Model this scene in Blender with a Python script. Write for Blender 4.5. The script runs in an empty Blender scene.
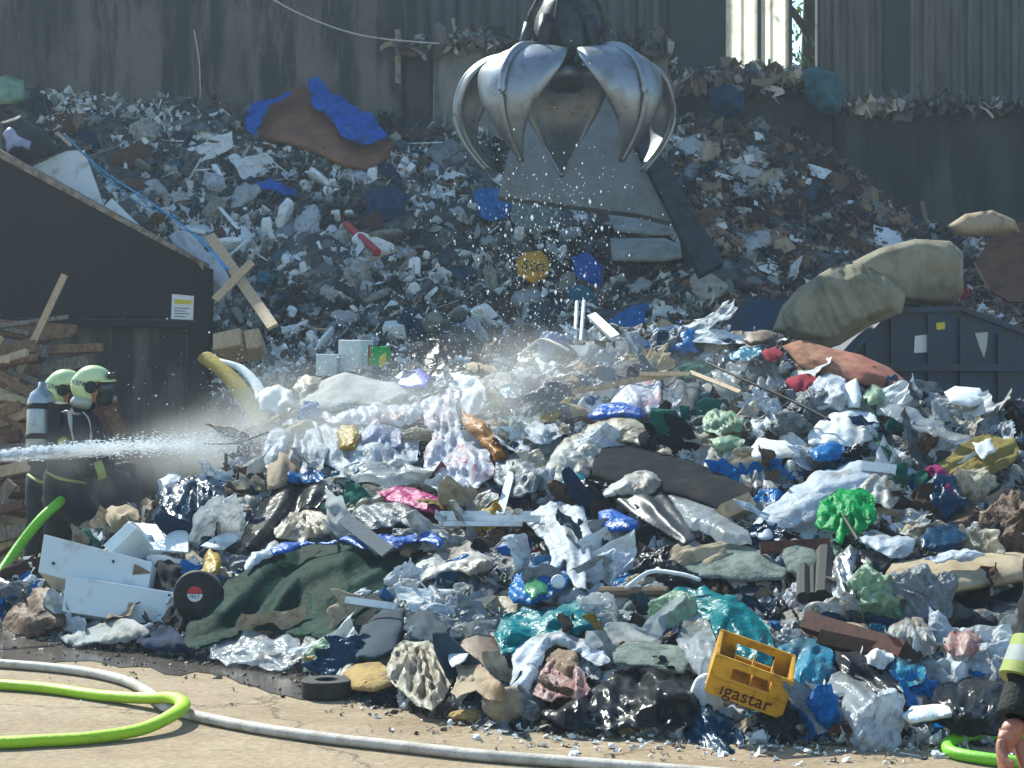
EXPO = 0.9
HAZE = 0.0018
import bpy, bmesh, math, random
import numpy as np
from mathutils import Vector, Matrix, Euler
from mathutils.geometry import delaunay_2d_cdt
R = math.radians
F, CX, HY, EYE = 1911.0, 512.0, 360.0, 1.7
rnd = random.Random(7)
nrg = np.random.default_rng(11)
scene = bpy.context.scene
COL = scene.collection

# ------------------------------------------------------------------ camera, light, sky
def P(px, py, d):
    return Vector(((px - CX) / F * d, d, EYE - (py - HY) / F * d))
cam = bpy.data.cameras.new("camera"); cam_ob = bpy.data.objects.new("camera", cam); COL.objects.link(cam_ob)
cam.sensor_width = 36; cam.lens = F / 1024 * 36
cam.shift_y = -24 / 1024
cam.clip_end = 2000
cam_ob.location = (0, 0, EYE); cam_ob.rotation_euler = (R(90), 0, 0)
scene.camera = cam_ob
SUN_EL, SUN_AZ = 41.0, -33.0      # behind the heap, from the left
sd = Vector((math.sin(R(SUN_AZ)) * math.cos(R(SUN_EL)), math.cos(R(SUN_AZ)) * math.cos(R(SUN_EL)), math.sin(R(SUN_EL))))
sl = bpy.data.lights.new("sun", 'SUN'); sl.energy = 5.0; sl.angle = R(0.5); sl.color = (1, .91, .76)
so = bpy.data.objects.new("sun", sl); COL.objects.link(so)
so.rotation_euler = sd.to_track_quat('Z', 'Y').to_euler(); so.location = (-10, 20, 30)
w = bpy.data.worlds.new("World"); scene.world = w; w.use_nodes = True
nt = w.node_tree; bg = nt.nodes["Background"]
sky = nt.nodes.new("ShaderNodeTexSky"); sky.sky_type = 'NISHITA'; sky.sun_disc = False
sky.sun_elevation = R(SUN_EL); sky.sun_rotation = R(SUN_AZ); sky.air_density = 1.3; sky.dust_density = .5; sky.ozone_density = 1.3
nt.links.new(sky.outputs[0], bg.inputs[0]); bg.inputs[1].default_value = 0.115
vs = scene.view_settings; vs.view_transform = 'Standard'; vs.look = 'None'; vs.gamma = 1; vs.exposure = EXPO
vs.use_white_balance = True; vs.white_balance_temperature = 5850; vs.white_balance_tint = 2
scene.render.engine = 'CYCLES'
scene.cycles.use_denoising = True
scene.cycles.max_bounces = 6; scene.cycles.diffuse_bounces = 3; scene.cycles.glossy_bounces = 2
scene.cycles.transmission_bounces = 4; scene.cycles.transparent_max_bounces = 8; scene.cycles.volume_bounces = 0
scene.cycles.sample_clamp_indirect = 6

# ------------------------------------------------------------------ materials
def lin(h):
    h = h.lstrip('#'); v = [int(h[i:i+2], 16) / 255 for i in (0, 2, 4)]
    return tuple((c / 12.92 if c <= .04045 else ((c + .055) / 1.055) ** 2.4) for c in v) + (1,)
M = {}; FOLD = [.6]
def mat(name, col, rough=.6, metal=0, spec=.4, trans=0, dirt=None, dirt_amt=.3, scale=6, bump=.15, bscale=30, col2=None, stretch=(1, 1, 1), ridge=0, alpha=1, coat=0):
    m = bpy.data.materials.new(name); m.use_nodes = True; t = m.node_tree; N, L = t.nodes, t.links
    b = N["Principled BSDF"]; b.inputs["Roughness"].default_value = rough; b.inputs["Metallic"].default_value = metal
    b.inputs["Specular IOR Level"].default_value = spec
    if coat: b.inputs["Coat Weight"].default_value = coat
    c1 = lin(col) if isinstance(col, str) else tuple(col) + (1,)
    tc = N.new("ShaderNodeTexCoord"); mp = N.new("ShaderNodeMapping"); mp.inputs["Scale"].default_value = stretch
    L.new(tc.outputs["Object"], mp.inputs[0])
    n1 = N.new("ShaderNodeTexNoise"); n1.inputs["Scale"].default_value = scale; n1.inputs["Detail"].default_value = 7; n1.inputs["Roughness"].default_value = .65
    L.new(mp.outputs[0], n1.inputs["Vector"])
    mx = N.new("ShaderNodeMix"); mx.data_type = 'RGBA'
    cd = lin(dirt) if isinstance(dirt, str) else (c1[0] * .55, c1[1] * .5, c1[2] * .45, 1)
    mx.inputs[6].default_value = c1; mx.inputs[7].default_value = cd
    rp = N.new("ShaderNodeMapRange"); rp.inputs[1].default_value = .62 - dirt_amt * .55; rp.inputs[2].default_value = .78 - dirt_amt * .3
    L.new(n1.outputs[0], rp.inputs[0]); L.new(rp.outputs[0], mx.inputs[0])
    out_c = mx.outputs[2]
    if col2:
        n2 = N.new("ShaderNodeTexNoise"); n2.inputs["Scale"].default_value = scale * .35; n2.inputs["Detail"].default_value = 3
        L.new(mp.outputs[0], n2.inputs["Vector"])
        r2 = N.new("ShaderNodeMapRange"); r2.inputs[1].default_value = .42; r2.inputs[2].default_value = .58; L.new(n2.outputs[0], r2.inputs[0])
        m2 = N.new("ShaderNodeMix"); m2.data_type = 'RGBA'; m2.inputs[6].default_value = c1; m2.inputs[7].default_value = lin(col2)
        L.new(r2.outputs[0], m2.inputs[0]); L.new(m2.outputs[2], mx.inputs[6])
    L.new(out_c, b.inputs["Base Color"])
    if bump:
        n3 = N.new("ShaderNodeTexNoise"); n3.inputs["Scale"].default_value = bscale; n3.inputs["Detail"].default_value = 6
        L.new(mp.outputs[0], n3.inputs["Vector"])
        bp = N.new("ShaderNodeBump"); bp.inputs["Strength"].default_value = bump; bp.inputs["Distance"].default_value = .02
        L.new(n3.outputs[0], bp.inputs["Height"]); L.new(bp.outputs[0], b.inputs["Normal"])
        if ridge:
            w_ = N.new("ShaderNodeTexNoise"); w_.inputs["Scale"].default_value = 5; w_.inputs["Detail"].default_value = 4; L.new(mp.outputs[0], w_.inputs["Vector"])
            wm = N.new("ShaderNodeMix"); wm.data_type = 'VECTOR'; wm.inputs[0].default_value = .35; L.new(mp.outputs[0], wm.inputs[4]); L.new(w_.outputs["Color"], wm.inputs[5])
            # folds run a different way on every piece
            oi = N.new("ShaderNodeObjectInfo"); ml = N.new("ShaderNodeMath"); ml.operation = 'MULTIPLY'; ml.inputs[1].default_value = 6.28; L.new(oi.outputs["Random"], ml.inputs[0])
            vr = N.new("ShaderNodeVectorRotate"); vr.rotation_type = 'Y_AXIS'; L.new(wm.outputs[1], vr.inputs["Vector"]); L.new(ml.outputs[0], vr.inputs["Angle"])
            ms_ = N.new("ShaderNodeMapping"); ms_.inputs["Scale"].default_value = (1, .7, .28); L.new(vr.outputs[0], ms_.inputs[0])
            n4 = N.new("ShaderNodeTexVoronoi"); n4.inputs["Scale"].default_value = ridge; n4.inputs["Detail"].default_value = 1; n4.inputs["Roughness"].default_value = .45
            L.new(ms_.outputs[0], n4.inputs["Vector"])
            b2 = N.new("ShaderNodeBump"); b2.inputs["Strength"].default_value = FOLD[0]; b2.inputs["Distance"].default_value = .035
            L.new(n4.outputs[0], b2.inputs["Height"]); L.new(bp.outputs[0], b2.inputs["Normal"]); L.new(b2.outputs[0], b.inputs["Normal"])
    if trans or alpha < 1:
        out = N["Material Output"]; sh = b.outputs[0]
        if trans:
            tr = N.new("ShaderNodeBsdfTranslucent"); L.new(out_c, tr.inputs[0])
            ms = N.new("ShaderNodeMixShader"); ms.inputs[0].default_value = trans
            L.new(sh, ms.inputs[1]); L.new(tr.outputs[0], ms.inputs[2]); sh = ms.outputs[0]
        if alpha < 1:
            tp = N.new("ShaderNodeBsdfTransparent")
            ms = N.new("ShaderNodeMixShader"); ms.inputs[0].default_value = alpha
            L.new(tp.outputs[0], ms.inputs[1]); L.new(sh, ms.inputs[2]); sh = ms.outputs[0]
        L.new(sh, out.inputs[0])
    M[name] = m
    return m
def film(name, col, tr=.4, rough=.35, dirt=None, da=.12, alpha=1, sc=5):
    lum = sum(lin(col)[:3]) / 3
    FOLD[0] = .3 if lum < .045 else .5 if lum > .3 else .65
    return mat(name, col, rough=rough + (.0 if lum < .045 else .12), spec=.14 if lum < .045 else .2 if lum < .12 else .25, trans=tr * 1.25, dirt=dirt, dirt_amt=da, bump=.15, bscale=45, scale=sc, alpha=alpha, ridge=10)
film('film_white', '#ccd4dd', .35, rough=.42, dirt='#84827d', da=.24)
film('film_dirty', '#c2c4c2', .35, dirt='#7c6b56', da=.34)
film('film_cream', '#cfc9b8', .38, dirt='#8a775c', da=.3)
film('film_clear', '#c6ccd0', .45, rough=.18, dirt='#8d8778', da=.2, alpha=.78)
film('film_grey', '#8b9298', .3, dirt='#4d4b48', da=.25)
film('film_blue', '#1673b8', .3, rough=.25, dirt='#0b3f70', da=.2)
film('film_deep_blue', '#1058b4', .2, rough=.3, dirt='#0a2857', da=.2)
film('film_navy', '#0c3450', .08, rough=.3, dirt='#0a2236', da=.25)
film('film_teal', '#128089', .3, rough=.25, dirt='#0b5f67', da=.25)
film('film_dusty_teal', '#3d6470', .2, dirt='#34434a', da=.3)
film('film_cyan', '#3487a6', .3, rough=.28, dirt='#55605e', da=.25)
film('film_black', '#15181c', .0, rough=.28, dirt='#33332f', da=.22)
film('film_dark_green', '#0d2620', .0, rough=.42, dirt='#1c4236', da=.25)
_p = M['film_dark_green'].node_tree.nodes['Principled BSDF']; _p.inputs['Roughness'].default_value = .64; _p.inputs['Specular IOR Level'].default_value = .02
film('film_green', '#0fa24c', .35, rough=.4, dirt='#0c7a40', da=.1)
film('film_magenta', '#a3136a', .2, rough=.4, dirt='#6c0f45', da=.15)
film('film_yellow', '#b99a2c', .3, dirt='#7d6423', da=.25)
film('film_orange', '#b97a22', .3, dirt='#7d5423', da=.3)
film('sack_yellow', '#dba11d', .15, dirt='#a87a1c', da=.2)
film('film_pink', '#b59e98', .3, dirt='#9a5a55', da=.4, sc=14)
film('film_red', '#a5242a', .15, dirt='#611a1a', da=.2)
film('film_violet', '#a6acc6', .35, dirt='#6d6f9c', da=.2)
film('film_pale_green', '#a3bda0', .35, dirt='#6f7f63', da=.3)
film('film_brown', '#6b5340', .15, rough=.5, dirt='#3b2e25', da=.3)
film('film_silver', '#9a9fa3', .0, rough=.22, dirt='#4b4a48', da=.3); M['film_silver'].node_tree.nodes["Principled BSDF"].inputs["Metallic"].default_value = .8
def red_print(name, base):
    m = film(name, base, .4, dirt='#b4434e', da=.2, sc=6); return m
red_print('film_red_print', '#d8dbe4')
mat('paper_white', '#cfd2d2', .85, spec=.2, dirt='#968c7a', dirt_amt=.2, trans=.12)
mat('paper_grey', '#9a9c99', .85, spec=.2, dirt='#6b6459', dirt_amt=.3)
mat('foam_white', '#dadedf', .8, spec=.2, dirt='#a59c8b', dirt_amt=.2, bscale=90, bump=.3)
mat('foam_yellow', '#9c8a40', .8, spec=.2, dirt='#75652f', dirt_amt=.2)
mat('foam_grey', '#858880', .9, spec=.15, dirt='#5e5c50', dirt_amt=.35, bscale=60, bump=.4)
mat('card_brown', '#776451', .85, spec=.2, dirt='#54402f', dirt_amt=.3, stretch=(1, 1, 3))
mat('card_light', '#9b8a72', .85, spec=.2, dirt='#6d573f', dirt_amt=.25)
mat('card_dark', '#4a3528', .85, spec=.2, dirt='#2c211b', dirt_amt=.3)
mat('wood_light', '#b0997a', .7, spec=.25, dirt='#836a4e', dirt_amt=.22, scale=3, stretch=(14, 14, 1.2), bscale=12)
mat('wood_mid', '#7f5f41', .75, spec=.25, dirt='#4c3826', dirt_amt=.35, scale=3, stretch=(14, 14, 1.2), bscale=12)
mat('wood_grey', '#847a6c', .85, spec=.2, dirt='#4c453c', dirt_amt=.35, scale=3, stretch=(14, 14, 1.2), bscale=12)
mat('wood_red', '#5d3324', .7, spec=.3, dirt='#341f18', dirt_amt=.3, scale=3, stretch=(10, 10, 1.2))
mat('lath_white', '#d3d7d8', .5, spec=.4, dirt='#a29a8a', dirt_amt=.15)
mat('board_white', '#ccd3d4', .45, spec=.4, dirt='#9c9a8c', dirt_amt=.2, scale=4, bump=.05)
mat('cloth_black', '#131417', .95, spec=.15, dirt='#26262a', dirt_amt=.3, bscale=120)
mat('cloth_navy', '#1b2a44', .95, spec=.15, dirt='#141c2c', dirt_amt=.3, bscale=120)
mat('cloth_grey', '#5d6166', .95, spec=.15, dirt='#3a3a3a', dirt_amt=.3, bscale=120)
mat('cloth_slate', '#34424c', .9, spec=.15, dirt='#242c33', dirt_amt=.3, bscale=120)
mat('cloth_olive', '#7f7138', .9, spec=.15, dirt='#544a26', dirt_amt=.3, bscale=120)
mat('cloth_red', '#8b1f33', .9, spec=.15, dirt='#571723', dirt_amt=.3, bscale=120)
mat('cloth_green', '#1d5a4c', .9, spec=.15, dirt='#143c35', dirt_amt=.3, bscale=120)
mat('cloth_magenta', '#7c1450', .9, spec=.15, dirt='#4b0f33', dirt_amt=.3, bscale=120)
mat('cloth_beige', '#a3947b', .95, spec=.1, dirt='#776853', dirt_amt=.3, bscale=90)
mat('cloth_brown', '#3e2c22', .9, spec=.15, dirt='#271c17', dirt_amt=.3, bscale=90)
mat('felt', '#79817a', 1, spec=.05, dirt='#4f5750', dirt_amt=.4, scale=14, bscale=70, bump=.5)
mat('carpet_dark', '#23262a', 1, spec=.05, dirt='#383634', dirt_amt=.3, bscale=150, bump=.5)
mat('carpet_rose', '#a2785f', .95, spec=.1, dirt='#6f5142', dirt_amt=.35, scale=8, col2='#8f5950', bscale=90)
mat('mattress', '#8f8a78', .9, spec=.1, dirt='#5b5444', dirt_amt=.35, scale=4, col2='#7d7763', bscale=50, bump=.3)
mat('mattress_grey', '#8b918f', .9, spec=.1, dirt='#696a64', dirt_amt=.3, scale=4, bscale=50, bump=.3)
mat('leather_brown', '#5f3b26', .5, spec=.4, dirt='#7d5230', dirt_amt=.35, scale=4, bscale=40)
mat('boot', '#5a4634', .6, spec=.3, dirt='#2e241c', dirt_amt=.3)
mat('rubber', '#17181a', .7, spec=.3, dirt='#3b3733', dirt_amt=.25)
mat('plastic_yellow', '#c8961c', .45, spec=.4, dirt='#7b5413', dirt_amt=.2, scale=14, bump=.08)
mat('plastic_blue', '#1b56a8', .4, spec=.4, dirt='#123a70', dirt_amt=.2)
mat('plastic_green', '#0f6b35', .25, spec=.5, dirt='#0a4424', dirt_amt=.2)
mat('plastic_white', '#cfd6da', .4, spec=.4, dirt='#98958a', dirt_amt=.2)
mat('plastic_grey', '#5b646b', .45, spec=.4, dirt='#3b3d40', dirt_amt=.2)
mat('plastic_dark', '#1d2328', .45, spec=.4, dirt='#34322f', dirt_amt=.2)
mat('plastic_red', '#a01d1d', .4, spec=.4, dirt='#5f1515', dirt_amt=.2)
mat('plastic_violet', '#6f6fd0', .4, spec=.4, dirt='#4b4b98', dirt_amt=.2)
mat('strap_blue', '#3a88c4', .5, spec=.4)
mat('stone', '#8f8470', .9, spec=.15, dirt='#665b4a', dirt_amt=.35, scale=9, bscale=40, bump=.6)
mat('stone_yellow', '#a38955', .9, spec=.15, dirt='#6f5d3c', dirt_amt=.3, scale=9, bscale=40, bump=.5)
mat('slab_grey', '#74787a', .8, spec=.2, dirt='#5f6160', dirt_amt=.3, scale=3)
mat('steel_worn', '#8b9198', .42, metal=.85, dirt='#6b675f', dirt_amt=.22, scale=7, bscale=40, bump=.12)
mat('steel_dark', '#3b4046', .5, metal=.6, dirt='#2a2320', dirt_amt=.4, scale=7)
mat('steel_perforated', '#5a6067', .85, spec=.05, metal=0, dirt='#44474a', dirt_amt=.2, scale=60)
mat('skip_paint', '#122c49', .5, spec=.4, dirt='#2c2a28', dirt_amt=.3, scale=5)
mat('panel_brown', '#191214', .6, spec=.2, dirt='#221816', dirt_amt=.3, scale=2, bump=.05)
mat('edge_rust', '#8b8074', .8, spec=.2, dirt='#4d3a2c', dirt_amt=.4, scale=12)
mat('hose_green', '#9fc40e', .55, spec=.35, dirt='#7d9a1a', dirt_amt=.12, scale=9, bump=.2, bscale=60)
mat('hose_lime', '#79bd22', .5, spec=.4, dirt='#4fa015', dirt_amt=.12, scale=9, bump=.2, bscale=60)
mat('hose_white', '#b9b2a8', .7, spec=.3, dirt='#8d8274', dirt_amt=.3, scale=9, bump=.2, bscale=60)
mat('helmet', '#c3d39a', .3, spec=.5, dirt='#9fae78', dirt_amt=.15, bump=0, coat=.3)
mat('visor', '#20262c', .1, spec=.6, bump=0)
mat('suit', '#15181d', .85, spec=.2, dirt='#2a2c2e', dirt_amt=.25, bscale=60, bump=.3)
mat('suit_olive', '#1d2220', .85, spec=.2, dirt='#333530', dirt_amt=.25, bscale=60, bump=.3)
mat('reflective', '#9ea29c', .35, spec=.6, dirt='#8f918b', dirt_amt=.15, bump=0)
mat('reflective_yellow', '#8d9842', .5, spec=.4, dirt='#8f9b3a', dirt_amt=.15, bump=0)
mat('cylinder_grey', '#9ba6ae', .35, metal=.3, spec=.5, dirt='#59616a', dirt_amt=.25)
mat('skin', '#a8705a', .5, spec=.35, dirt='#8a5848', dirt_amt=.2, scale=12, bump=.1); M['skin'].node_tree.nodes["Principled BSDF"].inputs["Subsurface Weight"].default_value = .1; M['skin'].node_tree.nodes["Principled BSDF"].inputs["Subsurface Radius"].default_value = (.01, .004, .002)
mat('print_black', '#15120f', .6, bump=0, dirt_amt=0)
mat('print_red', '#b3222c', .6, bump=0, dirt_amt=0)
mat('print_white', '#d5d5d8', .6, bump=0, dirt_amt=0)
mat('print_navy', '#1a2858', .6, bump=0, dirt_amt=0)
mat('print_yellow', '#c9bb30', .6, bump=0, dirt_amt=0)
mat('print_green', '#1f8f3e', .5, bump=0, dirt_amt=0)
mat('print_grey', '#60636c', .6, bump=0, dirt_amt=0)
mat('print_brown', '#47190f', .6, bump=0, dirt_amt=0)

# ------------------------------------------------------------------ object helpers
def uname(n): return n
def mesh_ob(name, V, Fc, m=None, parent=None, smooth=False, recenter=True):
    V = np.asarray(V, float)
    me = bpy.data.meshes.new(name)
    loc = Vector((0, 0, 0))
    if recenter and parent is None and len(V):
        lo, hi = V.min(0), V.max(0); loc = Vector(((lo[0] + hi[0]) / 2, (lo[1] + hi[1]) / 2, lo[2])); V = V - np.array(loc)
    me.from_pydata([tuple(v) for v in V], [], [tuple(int(i) for i in f) for f in Fc]); me.update()
    if smooth: me.shade_smooth()
    o = bpy.data.objects.new(name, me); COL.objects.link(o); o.location = loc
    if m: me.materials.append(M[m] if isinstance(m, str) else m)
    if parent: attach(o, parent)
    return o
def attach(o, parent):
    """o's mesh is in world coordinates; keep it there under parent"""
    bpy.context.view_layer.update()
    o.parent = parent; o.matrix_parent_inverse = world_of(parent).inverted()
def world_of(o):
    mb = Matrix.LocRotScale(o.location, o.rotation_euler, o.scale)
    return (world_of(o.parent) @ o.matrix_parent_inverse @ mb) if o.parent else mb
def tag(o, label=None, cat=None, group=None, kind=None):
    if label: o["label"] = label
    if cat: o["category"] = cat
    if group: o["group"] = group
    if kind: o["kind"] = kind
    return o
def empty(name, loc, label, cat, group=None):
    o = bpy.data.objects.new(name, None); COL.objects.link(o); o.location = loc; o.empty_display_size = .1
    return tag(o, label, cat, group)
LAND = []          # landmarks for labels: (phrase, px, py)
COVER = []         # screen boxes of traced things, so that loose pieces keep off them

def tri(x): return np.abs(2 * (x - np.floor(x + .5)))
def crease(p, seed, n=14, freq=1.0):
    """piecewise linear crumple field, about -1..1, for points p (N,k)"""
    g = np.random.default_rng(seed); k = p.shape[1]; s = np.zeros(len(p)); a = 0
    q = p + .12 / freq * np.sin(p[:, ::-1] * freq * 2.1 + seed)
    for i in range(n):
        nv = g.normal(size=k); nv /= np.linalg.norm(nv); f = freq * (.5 + 2.2 * (i / n) ** 1.5); ph = g.random()
        amp = 1 / (1 + 2.0 * i / n); s += amp * (tri(q @ nv * f + ph + .25 * np.sin(q @ g.normal(size=k) * freq)) - .5) * g.choice((-1, 1)); a += amp * amp
    return s / math.sqrt(a) * 1.6
def smoothn(p, seed, freq=1.0, n=5):
    g = np.random.default_rng(seed); k = p.shape[1]; s = np.zeros(len(p))
    for i in range(n):
        s += np.sin(p @ g.normal(size=k) * freq * (1 + .5 * i) + g.random() * 6.28) / (1 + .4 * i)
    return s / 1.8

def fill_poly(poly, sp):
    """triangulated interior of a polygon with even spacing"""
    poly = np.array(poly, float); n = len(poly); B = []
    for i in range(n):
        a, b = poly[i], poly[(i + 1) % n]; L = np.linalg.norm(b - a); m = max(1, int(L / sp))
        for k in range(m): B.append(a + (b - a) * k / m)
    B = np.array(B)
    lo, hi = poly.min(0), poly.max(0)
    xs = np.arange(lo[0] + sp / 2, hi[0], sp); ys = np.arange(lo[1] + sp / 2, hi[1], sp * .87)
    G = np.array([(x + (sp / 2 if j % 2 else 0), y) for j, y in enumerate(ys) for x in xs]) if len(xs) and len(ys) else np.zeros((0, 2))
    G = G + (np.random.default_rng(3).random(G.shape) - .5) * sp * .35
    ins = np.zeros(len(G), bool); j = n - 1
    for i in range(n):
        xi, yi, xj, yj = *poly[i], *poly[j]
        c = ((yi > G[:, 1]) != (yj > G[:, 1])) & (G[:, 0] < (xj - xi) * (G[:, 1] - yi) / ((yj - yi) if yj != yi else 1e-9) + xi); ins ^= c; j = i
    G = G[ins]
    dg = edge_dist(G, poly) if len(G) else np.zeros(0)
    G = G[dg > sp * .45]
    A = np.vstack([B, G]); nb = len(B)
    vo, eo, fo, *_ = delaunay_2d_cdt([Vector(a) for a in A], [(i, (i + 1) % nb) for i in range(nb)], [], 1, 1e-4)
    V = np.array([(v.x, v.y) for v in vo])
    return V, [list(f) for f in fo], poly
def edge_dist(V, poly):
    d = np.full(len(V), 1e9); n = len(poly)
    for i in range(n):
        a, b = poly[i], poly[(i + 1) % n]; ab = b - a; L = max(ab @ ab, 1e-9)
        t = np.clip(((V - a) @ ab) / L, 0, 1); d = np.minimum(d, np.linalg.norm(V - a - t[:, None] * ab, axis=1))
    return d
def rough_outline(poly, seed, jag=.05, it=2):
    """irregular edge: midpoint displacement"""
    g = random.Random(seed); pts = [tuple(p) for p in poly]
    for k in range(it):
        out = []
        for i in range(len(pts)):
            a, b = pts[i], pts[(i + 1) % len(pts)]; L = math.hypot(b[0] - a[0], b[1] - a[1]); o = g.uniform(-1, 1) * L * jag
            out.append(a)
            if L > 4: out.append(((a[0] + b[0]) / 2 - (b[1] - a[1]) / max(L, .1) * o, (a[1] + b[1]) / 2 + (b[0] - a[0]) / max(L, .1) * o))
        pts = out
    return pts
# ------------------------------------------------------------------ the heap surfaces: depth of the heap along each view line, as real terrain
def lerp_tab(tab): 
    xs = np.array([t[0] for t in tab], float); ys = np.array([t[1] for t in tab], float)
    return lambda x: np.interp(x, xs, ys)
baseF = lerp_tab([(-120, 612), (0, 622), (60, 640), (200, 656), (300, 668), (360, 697), (400, 706), (480, 722), (560, 730), (700, 736), (800, 742), (900, 742), (1024, 740), (1140, 735)])
crestF = lerp_tab([(-120, 600), (0, 588), (40, 565), (110, 528), (160, 500), (215, 482), (250, 445), (300, 400), (340, 378), (400, 368), (460, 360), (520, 352), (560, 340), (620, 330), (700, 324), (760, 330), (800, 346), (860, 368), (910, 392), (960, 404), (1024, 420), (1140, 440)])
crestD = lerp_tab([(-120, 12.6), (60, 12.9), (215, 13.4), (300, 15.2), (400, 15.4), (560, 15.0), (700, 14.4), (760, 14.0), (900, 13.0), (1024, 12.6), (1140, 12.4)])
topR = lerp_tab([(-120, 60), (0, 78), (60, 92), (130, 104), (200, 100), (250, 112), (400, 120), (430, 128), (500, 140), (560, 150), (640, 138), (680, 122), (760, 126), (830, 150), (870, 188), (900, 216), (960, 240), (1024, 250), (1140, 270)])
botR = lerp_tab([(-120, 330), (208, 330), (240, 480), (300, 450), (400, 420), (700, 400), (900, 450), (1140, 480)])
topRD = lerp_tab([(-120, 22.9), (830, 22.9), (900, 21.8), (1024, 20.5), (1140, 20)])
botRD = lerp_tab([(-120, 19.0), (208, 19.0), (240, 16.4), (300, 16.8), (1140, 17.0)])
def DF(px, py):
    b, c = baseF(px), crestF(px); db = F * EYE / (b - HY); dc = crestD(px)
    t = np.clip((b - py) / (b - c), -.2, 1.25)
    return db + (dc - db) * np.where(t > 0, np.abs(t) ** 1.08, t)
def DR(px, py):
    t = np.clip((botR(px) - py) / (botR(px) - topR(px)), -.2, 1.1)
    return botRD(px) + (topRD(px) - botRD(px)) * t
def Dat(px, py, s):
    if s == 'f': return DF(px, py)
    if s == 'r': return DR(px, py)
    return np.full(np.shape(px), float(s)) if np.ndim(px) else float(s)
def to_world(px, py, d):
    return np.stack([(px - CX) / F * d, d, EYE - (py - HY) / F * d], -1)

def heap_material(name, cols, scale):
    m = bpy.data.materials.new(name); m.use_nodes = True; t = m.node_tree; N, L = t.nodes, t.links; b = N["Principled BSDF"]
    tc = N.new("ShaderNodeTexCoord"); v = N.new("ShaderNodeTexVoronoi"); v.inputs["Scale"].default_value = scale
    nz = N.new("ShaderNodeTexNoise"); nz.inputs["Scale"].default_value = 5; nz.inputs["Detail"].default_value = 4
    ad = N.new("ShaderNodeMix"); ad.data_type = 'VECTOR'; ad.inputs[0].default_value = .25
    L.new(tc.outputs["Object"], ad.inputs[4]); L.new(nz.outputs["Color"], ad.inputs[5]); L.new(tc.outputs["Object"], nz.inputs["Vector"])
    L.new(ad.outputs[1], v.inputs["Vector"])
    sep = N.new("ShaderNodeSeparateColor"); L.new(v.outputs["Color"], sep.inputs[0])
    cr = N.new("ShaderNodeValToRGB"); cr.color_ramp.interpolation = 'CONSTANT'
    e = cr.color_ramp.elements; e[0].color = lin(cols[0]); e[0].position = 0; e[1].position = 1 / len(cols); e[1].color = lin(cols[1])
    for i, c in enumerate(cols[2:], 2):
        q = e.new(i / len(cols)); q.color = lin(c)
    L.new(sep.outputs[0], cr.inputs[0]); L.new(cr.outputs[0], b.inputs["Base Color"]); b.inputs["Roughness"].default_value = .7
    bp = N.new("ShaderNodeBump"); bp.inputs["Strength"].default_value = .8; bp.inputs["Distance"].default_value = .04
    L.new(v.outputs["Distance"], bp.inputs["Height"]); L.new(bp.outputs[0], b.inputs["Normal"])
    return m
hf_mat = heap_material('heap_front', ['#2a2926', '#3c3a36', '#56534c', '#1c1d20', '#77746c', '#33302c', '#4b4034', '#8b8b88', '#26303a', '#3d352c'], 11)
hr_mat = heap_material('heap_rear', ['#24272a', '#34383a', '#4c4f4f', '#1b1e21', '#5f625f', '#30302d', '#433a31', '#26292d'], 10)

def heap(name, Dfun, top, bot, x0, x1, nx, ny, m, skirt, seed, lab, amp=.1):
    V = []; xs = np.linspace(x0, x1, nx)
    T = np.linspace(0, 1, ny)
    px = np.repeat(xs[None], ny, 0); b, c = bot(xs), top(xs)
    py = b[None] + (c - b)[None] * T[:, None]
    W = to_world(px, py, Dfun(px, py))
    fl = W.reshape(-1, 3)
    n = .55 * smoothn(fl, seed, 3.0) + .45 * crease(fl, seed + 1, 12, 1.6) + .3 * crease(fl, seed + 5, 10, 4.5)
    edge = np.clip(np.minimum(T * 6, 1), 0, 1)
    dz = (n.reshape(ny, nx) * amp * edge[:, None])
    W[..., 2] += dz * .8; W[..., 1] -= dz * .7
    rows = [W]
    if skirt:
        last = W[-1]
        for k, (dy, dz_) in enumerate(((.5, -.1), (1.1, -.7), (2.0, -3.0))):
            r = last.copy(); r[:, 1] += dy; r[:, 2] = np.maximum(r[:, 2] + dz_, -.15); rows.append(r[None])
    A = np.concatenate(rows, 0); ny2 = A.shape[0]
    Fc = [(j * nx + i, j * nx + i + 1, (j + 1) * nx + i + 1, (j + 1) * nx + i) for j in range(ny2 - 1) for i in range(nx - 1)]
    o = mesh_ob(name, A.reshape(-1, 3), Fc, m, smooth=True)
    return tag(o, lab, 'rubbish heap', kind='stuff')
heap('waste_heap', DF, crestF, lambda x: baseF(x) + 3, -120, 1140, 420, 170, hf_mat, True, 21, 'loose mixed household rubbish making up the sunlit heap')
heap('bulky_waste_heap', DR, topR, botR, -120, 1140, 420, 150, hr_mat, False, 31, 'loose mixed rubbish piled up against the concrete wall in shade', .12)

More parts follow.
